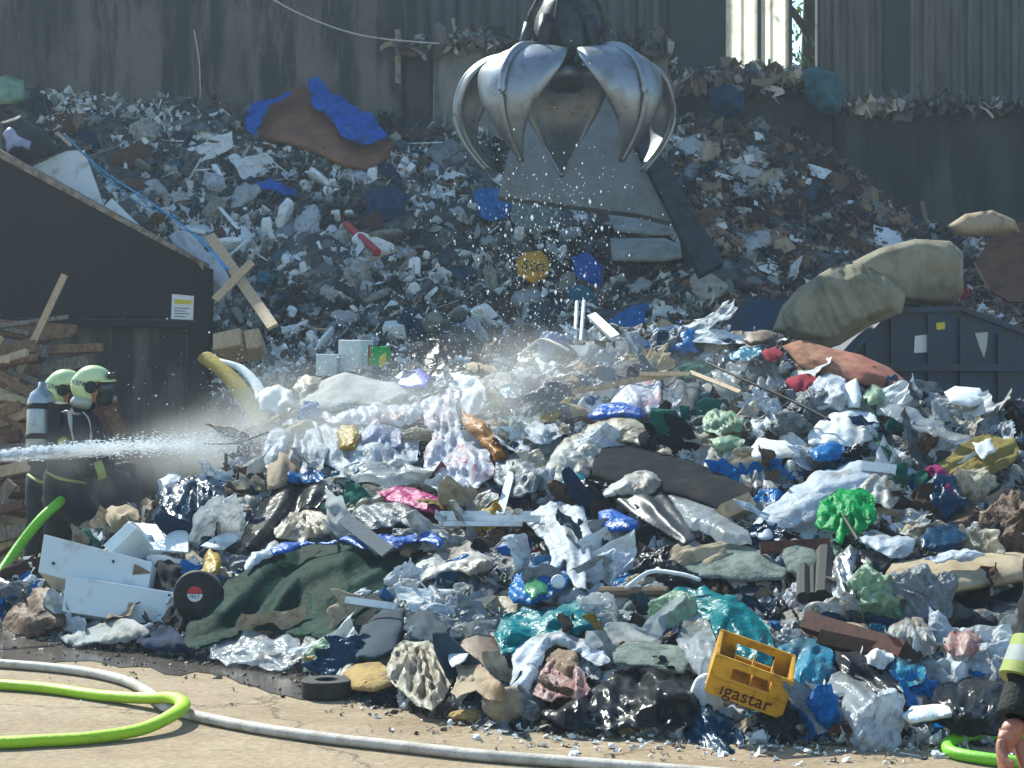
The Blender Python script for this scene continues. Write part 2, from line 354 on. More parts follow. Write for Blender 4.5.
# ------------------------------------------------------------------ ground
def ground_material():
    m = bpy.data.materials.new('yard_ground'); m.use_nodes = True; t = m.node_tree; N, L = t.nodes, t.links; b = N["Principled BSDF"]
    tc = N.new("ShaderNodeTexCoord")
    def noise(s, d=6, r=.6, st=(1, 1, 1)):
        mp = N.new("ShaderNodeMapping"); mp.inputs["Scale"].default_value = st; L.new(tc.outputs["Object"], mp.inputs[0])
        n = N.new("ShaderNodeTexNoise"); n.inputs["Scale"].default_value = s; n.inputs["Detail"].default_value = d; n.inputs["Roughness"].default_value = r; L.new(mp.outputs[0], n.inputs["Vector"]); return n
    def ramp(src, a, c, ca, cc):
        r = N.new("ShaderNodeValToRGB"); r.color_ramp.elements[0].position = a; r.color_ramp.elements[1].position = c
        r.color_ramp.elements[0].color = lin(ca); r.color_ramp.elements[1].color = lin(cc); L.new(src, r.inputs[0]); return r
    a = ramp(noise(1.2, 8, .7).outputs[0], .3, .7, '#83725b', '#b3a186')
    c = ramp(noise(26, 5, .7).outputs[0], .35, .75, '#685843', '#bda788')
    mx = N.new("ShaderNodeMix"); mx.data_type = 'RGBA'; mx.inputs[0].default_value = .5; L.new(a.outputs[0], mx.inputs[6]); L.new(c.outputs[0], mx.inputs[7])
    # tyre-polished streaks running along the yard
    s = noise(1.1, 8, .7, (.7, 1.6, 1)); r = N.new("ShaderNodeMapRange"); r.inputs[1].default_value = .48; r.inputs[2].default_value = .66; r.inputs[4].default_value = .5; L.new(s.outputs[0], r.inputs[0])
    m2 = N.new("ShaderNodeMix"); m2.data_type = 'RGBA'; m2.inputs[7].default_value = lin('#756043'); L.new(r.outputs[0], m2.inputs[0]); L.new(mx.outputs[2], m2.inputs[6])
    k = noise(3.2, 9, .75, (1, 1.6, 1)); kr = N.new("ShaderNodeMapRange"); kr.inputs[1].default_value = .56; kr.inputs[2].default_value = .7; kr.inputs[4].default_value = .7; L.new(k.outputs[0], kr.inputs[0])
    m3 = N.new("ShaderNodeMix"); m3.data_type = 'RGBA'; m3.inputs[7].default_value = lin('#5e4f3b'); L.new(kr.outputs[0], m3.inputs[0]); L.new(m2.outputs[2], m3.inputs[6])
    v = N.new("ShaderNodeTexVoronoi"); v.feature = 'DISTANCE_TO_EDGE'; v.inputs["Scale"].default_value = .55; nn = noise(2.5, 6, .7); wv = N.new("ShaderNodeMix"); wv.data_type = 'VECTOR'; wv.inputs[0].default_value = .3; L.new(tc.outputs["Object"], wv.inputs[4]); L.new(nn.outputs["Color"], wv.inputs[5]); L.new(wv.outputs[1], v.inputs["Vector"])
    vr = N.new("ShaderNodeMapRange"); vr.inputs[1].default_value = 0; vr.inputs[2].default_value = .006; vr.inputs[3].default_value = .75; vr.inputs[4].default_value = 0; L.new(v.outputs["Distance"], vr.inputs[0])
    m4 = N.new("ShaderNodeMix"); m4.data_type = 'RGBA'; m4.inputs[7].default_value = lin('#3a3026'); L.new(vr.outputs[0], m4.inputs[0]); L.new(m3.outputs[2], m4.inputs[6])
    L.new(m4.outputs[2], b.inputs["Base Color"]); b.inputs["Roughness"].default_value = .85; b.inputs["Specular IOR Level"].default_value = .2
    bp = N.new("ShaderNodeBump"); bp.inputs["Strength"].default_value = .5; bp.inputs["Distance"].default_value = .02
    L.new(noise(40, 6, .7).outputs[0], bp.inputs["Height"]); L.new(bp.outputs[0], b.inputs["Normal"])
    return m
g = mesh_ob('ground', [(-250, -60, 0), (250, -60, 0), (250, 600, 0), (-250, 600, 0)], [(0, 1, 2, 3)], ground_material(), recenter=False)
tag(g, 'tan dusty concrete yard in front of the heap', 'ground', kind='structure')
# dark glossy sheet: the heap's shade at its foot, put in as colour
def painted_shade_material():
    m = bpy.data.materials.new('painted_shade'); m.use_nodes = True; b = m.node_tree.nodes["Principled BSDF"]
    b.inputs["Base Color"].default_value = lin('#4b433c'); b.inputs["Roughness"].default_value = .22; return m
pts = rough_outline([(-60, 636), (60, 636), (180, 650), (300, 664), (350, 690), (300, 700), (240, 684), (180, 676), (120, 668), (60, 662), (-60, 650)], 4, .12, 2)
V2, F2, _ = fill_poly(pts, 14)
o = mesh_ob('painted_shade', np.array([tuple(P(x, y, F * EYE / (y - HY))) for x, y in V2]) + (0, 0, .004), F2, painted_shade_material())
tag(o, 'dark glossy patch painted as heap shade on the yard at its foot', 'puddle', kind='structure')

# ------------------------------------------------------------------ generic builders
def pillow(name, label, cat, m, outline, thick=.12, off=.1, s='f', amp=.03, freq=5, sp=2.6, style='crease', jag=.05, parent=None, ref=None, group=None, ang=0, seed=None, edge=None, smooth=True, cover=True, tilt=0, slope=1.0):
    """A traced outline given its own distance, size and thickness: puffed body lying on the heap."""
    if jag == .05 and style != 'soft': jag = .15
    seed = seed if seed is not None else (int(sum(p[0] * 7 + p[1] * 13 for p in outline)) % 99991)
    poly = rough_outline(outline, seed, jag, 3 if jag > .1 else 2) if jag else outline
    V, Fc, poly = fill_poly(poly, sp)
    ed = edge_dist(V, poly)
    cx, cy = V.mean(0); span = max(np.ptp(V[:, 0]), np.ptp(V[:, 1]))
    d0 = float(np.mean(Dat(V[:, 0], V[:, 1], s)))
    D = Dat(V[:, 0], V[:, 1], s)
    D = d0 + (D - d0) * slope + tilt * (V[:, 1] - cy) / F * d0
    Rr = (edge if edge else max(min(ed.max(), thick * F / d0 * 1.3), 3))
    q = np.clip(ed / Rr, 0, 1); h = np.sqrt(1 - (1 - q) ** 2)
    if style != 'soft': h = .35 * h + .65 * q ** 1.3
    mpp = d0 / F
    loc = np.stack([V[:, 0] * mpp, V[:, 1] * mpp], 1)
    c, sn = math.cos(R(ang)), math.sin(R(ang))
    rot = np.stack([loc[:, 0] * c + loc[:, 1] * sn, (-loc[:, 0] * sn + loc[:, 1] * c)], 1)
    if style == 'crease': n = crease(loc, seed, 16, freq * .45) * .9 + .55 * crease(loc, seed + 9, 14, freq * 1.5)
    elif style == 'fold':
        st = rot * (.28, 1.0); n = crease(st, seed, 12, freq * 1.1) * .8 + smoothn(st, seed, freq * 3) * .25 + .5 * crease(st, seed + 3, 12, freq * 2.6)
    elif style == 'drape':
        wq = rot + .05 * np.sin(rot[:, ::-1] * 7 + seed); st = wq * (.22, 1.0); u_ = st[:, 1] * freq * 3.2 + 1.6 * smoothn(st, seed, 2.2)
        n = (np.abs(np.sin(u_)) - .6) * .9 + .35 * np.sin(u_ * 2.3 + 3 * st[:, 0]) + .35 * smoothn(st, seed + 2, freq) + .14 * crease(st, seed + 3, 10, freq * 1.4)
    elif style == 'radial':
        v = loc - np.array([cx * mpp, V[:, 1].min() * mpp]); th = np.arctan2(v[:, 1], v[:, 0]); rr = np.linalg.norm(v, axis=1)
        st = np.stack([th * 1.1, rr * .7], 1); n = crease(st, seed, 14, freq * .8) * .8 + .55 * crease(loc, seed + 9, 12, freq * 1.3)
    else: n = smoothn(loc, seed, freq * 1.6) * .7
    amp = amp * (1.0 if style == 'soft' else 1.3)
    fr = D - off - thick * h * .6 - amp * n * np.clip(q * 2.5, .25, 1)
    bk = D - off + thick * h * .25 + .004
    f3 = to_world(V[:, 0], V[:, 1], fr); b3 = to_world(V[:, 0], V[:, 1], bk)
    # creases also throw the surface up and down a little
    f3[:, 2] += amp * .35 * n * np.clip(q * 2, 0, 1)
    nV = len(V); nb = {}
    cnt = {}
    for f in Fc:
        for i in range(3):
            e = (f[i], f[(i + 1) % 3]); cnt[e] = 1
    side = [(a, b) for (a, b) in cnt if (b, a) not in cnt]
    # orientation: P maps y down -> flip
    FF = [f[::-1] for f in Fc] + [[i + nV for i in f] for f in Fc] + [[a, b, b + nV, a + nV] for a, b in side]
    o = mesh_ob(name, np.vstack([f3, b3]), FF, m, parent, smooth=smooth)
    if parent is None:
        tag(o, label, cat, group)
        if ref: LAND.append((ref, float(cx), float(cy)))
        if cover and isinstance(s, str): COVER.append((V[:, 0].min(), V[:, 1].min(), V[:, 0].max(), V[:, 1].max(), poly))
    return o

def box_geo(A, B, C, t, bev=.008, bulge=0):
    """box whose front face has corners A (top left), B (top right), C (bottom left); thickness t away from the viewer"""
    A, B, C = Vector(A), Vector(B), Vector(C); u, v = B - A, C - A; n = u.cross(v).normalized()
    if n.y < 0: n = -n
    bm = bmesh.new(); vs_ = [bm.verts.new(p) for p in (A, B, B + v, C, A + n * t, B + n * t, B + v + n * t, C + n * t)]
    for f in ((0, 1, 2, 3), (7, 6, 5, 4), (0, 4, 5, 1), (1, 5, 6, 2), (2, 6, 7, 3), (3, 7, 4, 0)): bm.faces.new([vs_[i] for i in f])
    bmesh.ops.recalc_face_normals(bm, faces=bm.faces[:])
    if bev: bmesh.ops.bevel(bm, geom=bm.edges[:], offset=bev, segments=2, affect='EDGES', profile=.5)
    return bm
def bm_ob(name, bm, m, parent=None, smooth=False):
    me_v = [tuple(v.co) for v in bm.verts]; bm.verts.index_update(); fc = [[v.index for v in f.verts] for f in bm.faces]; bm.free()
    return mesh_ob(name, me_v, fc, m, parent, smooth)
def slab(name, label, cat, m, A, B, C, t, bev=.008, parent=None, ref=None, group=None, warp=0, s='f', cuts=0):
    if warp or cuts:
        bm = box_geo(A, B, C, t, bev)
        bmesh.ops.subdivide_edges(bm, edges=bm.edges[:], cuts=max(cuts, 4), use_grid_fill=True)
        p = np.array([tuple(v.co) for v in bm.verts]); sd_ = int(abs(p.sum()) * 10) % 9999
        n = smoothn(p, sd_, 3.0) * .6 + .4 * crease(p, sd_, 8, 1.5)
        nv = (Vector(B) - Vector(A)).cross(Vector(C) - Vector(A)).normalized()
        for v, k in zip(bm.verts, n): v.co += nv * float(k) * warp
    else: bm = box_geo(A, B, C, t, bev)
    o = bm_ob(name, bm, m, parent)
    if parent is None:
        tag(o, label, cat, group)
        px = [512 + F * q[0] / q[1] for q in (A, B, C)]; py = [360 - F * (q[2] - EYE) / q[1] for q in (A, B, C)]
        px.append(px[1] + px[2] - px[0]); py.append(py[1] + py[2] - py[0])
        if ref: LAND.append((ref, sum(px) / 4, sum(py) / 4))
        pl = np.array([(px[0], py[0]), (px[1], py[1]), (px[3], py[3]), (px[2], py[2])])
        COVER.append((min(px), min(py), max(px), max(py), pl))
    return o
def rod(name, label, cat, m, a, b, r=.012, w2=None, parent=None, group=None, seg=8, ref=None):
    """straight lath (w2 given: flat w2 wide) or round rod from a to b"""
    a, b = Vector(a), Vector(b); ax = (b - a).normalized(); up = Vector((0, -1, .4)).normalized(); sx = ax.cross(up).normalized(); sy = sx.cross(ax).normalized()
    V, Fc = [], []
    if w2 is None:
        for k in range(seg):
            an = 2 * math.pi * k / seg; o_ = (sx * math.cos(an) + sy * math.sin(an)) * r; V += [a + o_, b + o_]
        for k in range(seg):
            i, j = 2 * k, 2 * ((k + 1) % seg); Fc.append([i, j, j + 1, i + 1])
        Fc += [[2 * k for k in range(seg)][::-1], [2 * k + 1 for k in range(seg)]]
    else:
        for p, tt in ((a, 1), (b, 1)):
            for x_, y_ in ((-1, -1), (1, -1), (1, 1), (-1, 1)): V.append(p + sx * x_ * w2 / 2 + sy * y_ * r)
        Fc = [[0, 3, 2, 1], [4, 5, 6, 7]] + [[i, (i + 1) % 4, 4 + (i + 1) % 4, 4 + i] for i in range(4)]
    o = mesh_ob(name, [tuple(v) for v in V], Fc, m, parent)
    if parent is None:
        tag(o, label, cat, group)
        if ref: LAND.append((ref, 512 + F * ((a.x / a.y + b.x / b.y) / 2), 360 - F * (((a.z - EYE) / a.y + (b.z - EYE) / b.y) / 2)))
    return o
def tube(name, label, cat, m, pts, r, seg=12, parent=None, flat=1.0, group=None, res=8, ref=None):
    """smooth tube through pts (Catmull-Rom)"""
    P_ = [Vector(p) for p in pts]; Q = []
    for i in range(len(P_) - 1):
        p0, p1, p2, p3 = P_[max(i - 1, 0)], P_[i], P_[i + 1], P_[min(i + 2, len(P_) - 1)]
        for k in range(res):
            t = k / res; Q.append(.5 * ((2 * p1) + (-p0 + p2) * t + (2 * p0 - 5 * p1 + 4 * p2 - p3) * t * t + (-p0 + 3 * p1 - 3 * p2 + p3) * t ** 3))
    Q.append(P_[-1]); V, Fc = [], []
    for i, q in enumerate(Q):
        ax = (Q[min(i + 1, len(Q) - 1)] - Q[max(i - 1, 0)]).normalized(); sx = ax.cross(Vector((0, 0, 1)))
        if sx.length < .05: sx = Vector((1, 0, 0))
        sx.normalize(); sy = sx.cross(ax).normalized(); rr = r(i / (len(Q) - 1)) if callable(r) else r
        for k in range(seg):
            an = 2 * math.pi * k / seg; V.append(q + sx * math.cos(an) * rr + sy * math.sin(an) * rr * flat)
    n = len(Q)
    for i in range(n - 1):
        for k in range(seg):
            a = i * seg + k; b = i * seg + (k + 1) % seg; Fc.append([a, b, b + seg, a + seg])
    Fc += [list(range(seg))[::-1], [(n - 1) * seg + k for k in range(seg)]]
    o = mesh_ob(name, [tuple(v) for v in V], Fc, m, parent, smooth=True)
    if parent is None: tag(o, label, cat, group)
    return o
def lathe(name, prof, m, base, axis, seg=20, smooth=True, label=None, cat=None, parent=None, group=None, ref=None):
    """prof = [(r, h)...] revolved about axis from base"""
    ax = Vector(axis).normalized(); sx = ax.cross(Vector((.3, -1, .2))).normalized(); sy = ax.cross(sx); base = Vector(base); V, Fc = [], []
    for r_, h_ in prof:
        for k in range(seg):
            an = 2 * math.pi * k / seg; V.append(base + ax * h_ + (sx * math.cos(an) + sy * math.sin(an)) * r_)
    for i in range(len(prof) - 1):
        for k in range(seg):
            a = i * seg + k; b = i * seg + (k + 1) % seg; Fc.append([a, b, b + seg, a + seg])
    o = mesh_ob(name, [tuple(v) for v in V], Fc, m, parent, smooth=smooth)
    if parent is None: tag(o, label, cat, group)
    return o
def PF(px, py, off=.1): return P(px, py, float(DF(px, py)) - off)
def PR(px, py, off=.1): return P(px, py, float(DR(px, py)) - off)
def PG(px, py, up=0):
    v = P(px, py, F * EYE / (py - HY)); 
    if up: v.z += up
    return v
def text(word, m, origin, ux, uy, size, parent, depth=.002, name='lettering'):
    cu = bpy.data.curves.new(name, 'FONT'); cu.body = word; cu.size = size; cu.extrude = depth; cu.align_x = 'CENTER'; cu.align_y = 'CENTER'
    o = bpy.data.objects.new(name, cu); COL.objects.link(o); cu.materials.append(M[m])
    ux, uy = Vector(ux).normalized(), Vector(uy); uy = (uy - ux * uy.dot(ux)).normalized(); uz = ux.cross(uy)
    mt = Matrix((ux, uy, uz)).transposed().to_4x4(); mt.translation = Vector(origin)
    o.location = mt.translation; o.rotation_euler = mt.to_euler()
    bpy.context.view_layer.update()
    me = bpy.data.meshes.new_from_object(o.evaluated_get(bpy.context.evaluated_depsgraph_get())); q = bpy.data.objects.new('tmp', me); COL.objects.link(q)
    q.matrix_world = mt; bpy.data.objects.remove(o); q.name = name; attach(q, parent); return q
# ------------------------------------------------------------------ concrete bunker wall, cladding, opening, tree outside
def concrete(name, c1, c2, c3):
    m = bpy.data.materials.new(name); m.use_nodes = True; t = m.node_tree; N, L = t.nodes, t.links; b = N["Principled BSDF"]; b.inputs["Roughness"].default_value = .85
    tc = N.new("ShaderNodeTexCoord")
    def nz(s, st, d=7, r=.65):
        mp = N.new("ShaderNodeMapping"); mp.inputs["Scale"].default_value = st; L.new(tc.outputs["Object"], mp.inputs[0])
        n = N.new("ShaderNodeTexNoise"); n.inputs["Scale"].default_value = s; n.inputs["Detail"].default_value = d; n.inputs["Roughness"].default_value = r; L.new(mp.outputs[0], n.inputs["Vector"]); return n
    def mix(fac, a, c):
        x = N.new("ShaderNodeMix"); x.data_type = 'RGBA'; L.new(fac, x.inputs[0])
        for k, q in ((6, a), (7, c)):
            if isinstance(q, str): x.inputs[k].default_value = lin(q)
            else: L.new(q, x.inputs[k])
        return x.outputs[2]
    def rng_(src, a, c):
        r = N.new("ShaderNodeMapRange"); r.inputs[1].default_value = a; r.inputs[2].default_value = c; L.new(src, r.inputs[0]); return r.outputs[0]
    k = mix(rng_(nz(.9, (1, 1, .6)).outputs[0], .42, .6), c1, c2)
    k = mix(rng_(nz(1.6, (1.6, 1, .22), 8, .7).outputs[0], .46, .56), k, c3)
    k = mix(rng_(nz(9, (1, 1, 1), 6, .7).outputs[0], .55, .8), k, c2)
    L.new(k, b.inputs["Base Color"])
    bp = N.new("ShaderNodeBump"); bp.inputs["Strength"].default_value = .5; bp.inputs["Distance"].default_value = .03
    L.new(nz(12, (1, 1, 1)).outputs[0], bp.inputs["Height"]); L.new(bp.outputs[0], b.inputs["Normal"]); M[name] = m; return m
concrete('concrete_wall', '#5d5953', '#403f3c', '#1f2224')
concrete('concrete_dark', '#393a39', '#2b2e30', '#1a1d20')
concrete('concrete_pale', '#77756f', '#5a5955', '#3d3e3f')
def wx(px, d): return (px - CX) / F * d
def wz(py, d): return EYE - (py - HY) / F * d
def wall_box(name, x0, x1, z0, z1, y0, y1, m, bev=.03, parent=None):
    bm = box_geo((x0, y0, z1), (x1, y0, z1), (x0, y0, z0), y1 - y0, bev); return bm_ob(name, bm, m, parent)
WD = 23.2
# bunker wall: bays as parts
bw = empty('concrete_bunker_wall', (0, WD, 0), 'tall stained concrete bunker wall rising behind the shaded rubbish', 'wall')
wall_box('wall_bay', wx(-260, WD), wx(402, WD), 0, 7.3, WD, WD + .5, 'concrete_wall', parent=bw)
wall_box('wall_bay', wx(402, WD) + .01, wx(432, WD), 0, wz(47, WD), WD + .12, WD + .5, 'concrete_dark', parent=bw)
wall_box('wall_bay', wx(432, WD) + .01, wx(668, WD), 0, wz(50, WD), WD - .05, WD + .5, 'concrete_pale', parent=bw)
wall_box('wall_bay', wx(668, WD) + .01, wx(835, WD), 0, wz(95, WD), WD + .1, WD + .5, 'concrete_dark', parent=bw)
wall_box('wall_bay', wx(835, WD) + .01, wx(1400, WD), 0, wz(112, WD), WD, WD + .5, 'concrete_dark', parent=bw)
wall_box('conduit', wx(395, WD), wx(401, WD), wz(84, WD), wz(30, WD), WD - .06, WD - .003, 'edge_rust', .005, parent=bw)
# the ledge slab behind the wall top, carrying spilled rubbish
lg = wall_box('concrete_ledge', wx(402, WD), wx(1400, WD), wz(120, WD) - .4, wz(120, WD), WD + .502, WD + 3.3, 'concrete_dark')
tag(lg, 'concrete ledge behind the bunker wall under spilled rubbish', 'ledge', kind='structure')
# corrugated cladding with an opening
CD = 25.6
def corrugated(name, x0, x1, z0, z1, m, parent, y=CD, pitch=.2, dep=.05):
    n = max(2, int((x1 - x0) / pitch * 6)); xs = np.linspace(x0, x1, n + 1); V, Fc = [], []
    for x in xs:
        ph = (x / pitch) % 1; dy = dep * (0 if ph < .35 else (ph - .35) / .12 if ph < .47 else 1 if ph < .85 else (1 - ph) / .15)
        V += [(x, y - dy, z0), (x, y - dy, z1)]
    k = len(V); V += [(a, b + .01, c) for a, b, c in V]
    Fc = [(2 * i, 2 * i + 2, 2 * i + 3, 2 * i + 1) for i in range(n)] + [(k + 2 * i, k + 2 * i + 1, k + 2 * i + 3, k + 2 * i + 2) for i in range(n)]
    return mesh_ob(name, V, Fc, m, parent)
mat('clad_grey', '#4c4f4d', .6, spec=.4, dirt='#33312d', dirt_amt=.4, scale=2, stretch=(3, 1, .35), bump=.05)
mat('clad_brown', '#5d5a52', .6, spec=.4, dirt='#3b3832', dirt_amt=.4, scale=2, stretch=(3, 1, .35), bump=.05)
mat('clad_dark', '#25282b', .6, spec=.4, dirt='#1b1c1d', dirt_amt=.4, scale=2, stretch=(3, 1, .35), bump=.05)
mat('rooflight', '#efeee6', .5, trans=.85, dirt='#cfccba', dirt_amt=.2, scale=3, bump=0)
hall = empty('corrugated_hall_wall', (0, CD, 4), 'corrugated metal hall wall with a bright opening above the rubbish ledge', 'hall wall')
ZB, ZT = wz(125, CD), 11.0
for x0, x1, m_, ztop in ((-260, 668, 'clad_grey', ZT), (725, 757, 'rooflight', 7.2), (760, 788, 'rooflight', 7.2), (818, 882, 'clad_brown', ZT), (908, 952, 'clad_brown', ZT), (952, 1400, 'clad_grey', ZT)):
    corrugated('translucent_panel' if m_ == 'rooflight' else 'cladding_panel', wx(x0, CD), wx(x1, CD), ZB, ztop, m_, hall)
corrugated('cladding_panel', wx(725, CD), wx(818, CD), 7.21, ZT, 'clad_dark', hall)
for x0, x1, m_ in ((668, 725, 'clad_dark'), (882, 908, 'clad_dark'), (757, 760, 'clad_dark'), (788, 791, 'clad_dark'), (816, 819, 'clad_dark')):
    wall_box('steel_post', wx(x0, CD), wx(x1, CD), ZB, ZT if x1 - x0 > 9 else 7.2, CD - .12, CD + .1, m_, .01, parent=hall)
# tree outside the opening
mat('bark', '#4e4536', .9, dirt='#2e281f', dirt_amt=.3); mat('leaf', '#4f6a22', .6, trans=.45, dirt='#35501c', dirt_amt=.3, bump=0)
tr = empty('tree', (4.6, 29, 0), 'leafy tree seen through the gap between the wall panels', 'tree')
tube('trunk', None, None, 'bark', [(4.75, 29.2, 0), (4.7, 29.2, 3), (4.5, 29.1, 5.4), (4.6, 29, 9)], lambda t: .2 * (1 - .6 * t), parent=tr)
for k in range(9):
    z = 4.6 + k * .42; a = rnd.uniform(-1, 1)
    tube('branch', None, None, 'bark', [(4.55, 29.1, z - .5), (4.55 + .5 * (1 if k % 2 else -1), 28.9 + a * .3, z), (4.55 + 1.3 * (1 if k % 2 else -1), 28.8 + a * .6, z + .8), (4.55 + 2.2 * (1 if k % 2 else -1), 28.8 + a, z + 1.7)], lambda t: .07 * (1 - .8 * t), seg=6, parent=tr, res=4)
LV, LF = [], []
for k in range(9000):
    c = Vector((nrg.normal(4.5, 1.2), nrg.normal(29.6, .8), nrg.normal(6.6, 1.6)))
    if math.sin(c.x * 3.1 + c.z * 2.3) + math.sin(c.z * 3.7 - c.x * 1.3 + c.y) < -.25: continue
    e = Euler((rnd.random() * 6, rnd.random() * 6, rnd.random() * 6)).to_matrix(); s_ = rnd.uniform(.03, .07); i = len(LV)
    for q in ((-1, 0, 0), (0, -.5, .1), (1.2, 0, 0), (0, .5, .1)): LV.append(tuple(c + e @ (Vector(q) * s_)))
    LF.append((i, i + 1, i + 2, i + 3))
mesh_ob('crown', LV, LF, 'leaf', tr)

# hanging wires on the wall
tube('hanging_cable', 'thin pale cable hanging across the top of the bunker wall', 'cable', 'hose_white', [P(255, -12, 23), P(300, 14, 22.9), P(360, 35, 22.9), P(430, 43, 22.9), P(445, 42, 22.95)], .011, seg=6)
tube('wall_wire', 'thin pale wire dangling down the stained concrete wall', 'wire', 'hose_white', [P(194, 30, 23.05), P(199, 60, 23.1), P(200, 80, 23.1), P(201, 98, 23.1)], .008, seg=6)

# ------------------------------------------------------------------ brown sloped bunker side
D0 = 18.4
sw = empty('steel_side_wall', P(100, 330, D0), 'dark brown steel bay side with a sloping top edge behind the firefighter', 'bay side wall')
def prism(name, poly, d, t, m, parent=None):
    n = len(poly); V = [tuple(P(x, y, d)) for x, y in poly]; V += [(v[0], v[1] + t, v[2]) for v in V]
    Fc = [list(range(n))[::-1], list(range(n, 2 * n))] + [[i, (i + 1) % n, n + (i + 1) % n, n + i] for i in range(n)]
    o = mesh_ob(name, V, Fc, m, parent); return o
prism('upper_panel', [(-90, 108), (0, 156), (195, 262), (195, 318), (-90, 316)], D0, .3, 'panel_brown', sw)
prism('top_edge', [(-90, 101), (0, 150), (203, 262), (203, 270), (196, 262), (0, 158), (-90, 109)], D0 - .05, .4, 'edge_rust', sw)
prism('corner_post', [(195.3, 262), (208, 268), (208, 470), (189, 470), (189, 322), (195.3, 322)], D0 - .03, .34, 'panel_brown', sw)
prism('ledge_rail', [(-90, 316.5), (189, 321), (189, 328), (-90, 324)], D0 - .06, .4, 'panel_brown', sw)
concrete('board_speckled', '#5b5650', '#3f3b37', '#2b2a29')
prism('lower_panel', [(-90, 325), (188.6, 328.5), (188.6, 520), (-90, 520)], D0 + .1, .2, 'board_speckled', sw)
for q, (a, b) in enumerate(((0, 0),)):
    pr = prism('notice', [(172, 294), (194, 296), (193, 320), (171, 319)], D0 - .012, .008, 'print_white', None)
tag(pr, 'white paper notice with a yellow band fixed to the brown bay side', 'notice'); LAND.append(('yellow banded notice', 182, 307))
prism('header_band', [(174.5, 299), (191.5, 300), (191.3, 304.5), (174.3, 303.5)], D0 - .016, .003, 'print_yellow', pr)
for k in range(4): prism('text_line', [(174, 307.5 + k * 2.7), (189 - (k % 2) * 4, 308 + k * 2.7), (189 - (k % 2) * 4, 308.9 + k * 2.7), (174, 308.4 + k * 2.7)], D0 - .016, .003, 'print_grey', pr)

# ------------------------------------------------------------------ skip container
SK = 15.4
sk = empty('skip_container', P(940, 440, SK), 'dark blue steel skip half buried beside the draped mattress', 'skip')
body = [(838, 372), (880, 322), (893, 313), (962, 311), (1024, 334), (1080, 356), (1080, 470), (850, 470), (838, 430)]
prism('body', body, SK, 1.7, 'skip_paint', sk)
for a, b, c, e in (((838, 368), (893, 308), 5, 1), ((893, 308), (962, 306), 5, 1), ((962, 306), (1080, 350), 5, 1)):
    prism('rim', [(a[0], a[1]), (b[0], b[1]), (b[0], b[1] + c), (a[0], a[1] + c)], SK - .06, .1, 'skip_paint', sk)
for x, y0 in ((868, 342), (893, 318), (930, 316), (962, 318), (1000, 334)): prism('rib', [(x - 2, y0), (x + 2, y0), (x + 2, 470), (x - 2, 470)], SK - .05, .049, 'skip_paint', sk)
prism('rail', [(845, 364), (1080, 364), (1080, 371), (845, 371)], SK - .085, .08, 'skip_paint', sk)
prism('sticker', [(915, 336), (931, 334), (930, 352), (914, 353)], SK - .012, .008, 'print_white', sk)
prism('sticker', [(936, 323), (945, 322), (945, 329), (937, 330)], SK - .012, .008, 'print_yellow', sk)
prism('sticker', [(978, 415), (985, 415), (985, 421), (978, 421)], SK - .012, .008, 'print_white', sk)
prism('sticker', [(975, 333), (988, 332), (987, 345), (984, 358), (979, 346)], SK - .012, .008, 'reflective', sk)
LAND.append(('blue skip', 930, 350))
# ------------------------------------------------------------------ traced things: name,label,category,material,outline,thickness,style,options
def H(name, label, cat, m, out, th=.12, style='crease', **k): return pillow(name, label, cat, m, out, th, style=style, **k)
# --- shaded rear heap
H('armchair', 'overturned brown leather armchair near the bunker wall under a blue tarp', 'armchair', 'leather_brown', [(262, 108), (300, 82), (325, 76), (350, 110), (372, 140), (397, 142), (388, 160), (368, 172), (345, 168), (300, 148), (262, 140), (255, 125)], .45, 'soft', s='r', amp=.03, freq=3, ref='brown armchair', jag=.02)
H('blue_tarp', 'glossy blue tarpaulin draped over the overturned armchair', 'tarpaulin', 'film_deep_blue', [(307, 78), (318, 76), (330, 92), (350, 104), (372, 112), (388, 136), (372, 144), (350, 140), (330, 120), (312, 105)], .12, 'fold', s='r', off=.55, amp=.05, ang=35, ref='blue tarp on the armchair')
H('blue_tarp', 'narrow blue tarpaulin strip hanging on the armchair edge', 'tarpaulin', 'film_deep_blue', [(245, 118), (258, 100), (290, 90), (292, 94), (270, 104), (262, 120), (254, 136), (246, 130)], .08, 'fold', s='r', off=.5, amp=.03, ang=120)
H('mattress', 'pale grey mattress leaning below the steel grab', 'mattress', 'mattress_grey', [(608, 186), (652, 174), (664, 205), (676, 235), (660, 236), (615, 232), (604, 208)], .2, 'soft', s='r', amp=.03, off=.35, freq=4, jag=.02, ref='grey mattress')
H('foam_block', 'flat pale grey foam block lying under the leaning grey mattress', 'foam block', 'mattress_grey', [(610, 238), (664, 238), (680, 244), (682, 258), (664, 262), (612, 261)], .25, 'soft', s='r', amp=.01, off=.35, jag=.01)
def leaning(poly, d, slope_, t, m, name, label, cat, ref=None):
    n = len(poly); cy = max(p[1] for p in poly)
    V = [tuple(P(x, y, d + (cy - y) * slope_)) for x, y in poly]; V += [(v[0], v[1] + t, v[2] - t * .3) for v in V]
    Fc = [list(range(n))[::-1], list(range(n, 2 * n))] + [[i, (i + 1) % n, n + (i + 1) % n, n + i] for i in range(n)]
    o = mesh_ob(name, V, Fc, m); tag(o, label, cat)
    if ref: LAND.append((ref, sum(p[0] for p in poly) / n, sum(p[1] for p in poly) / n))
    COVER.append((min(p[0] for p in poly), min(p[1] for p in poly), max(p[0] for p in poly), max(p[1] for p in poly), np.array(poly, float)))
    return o
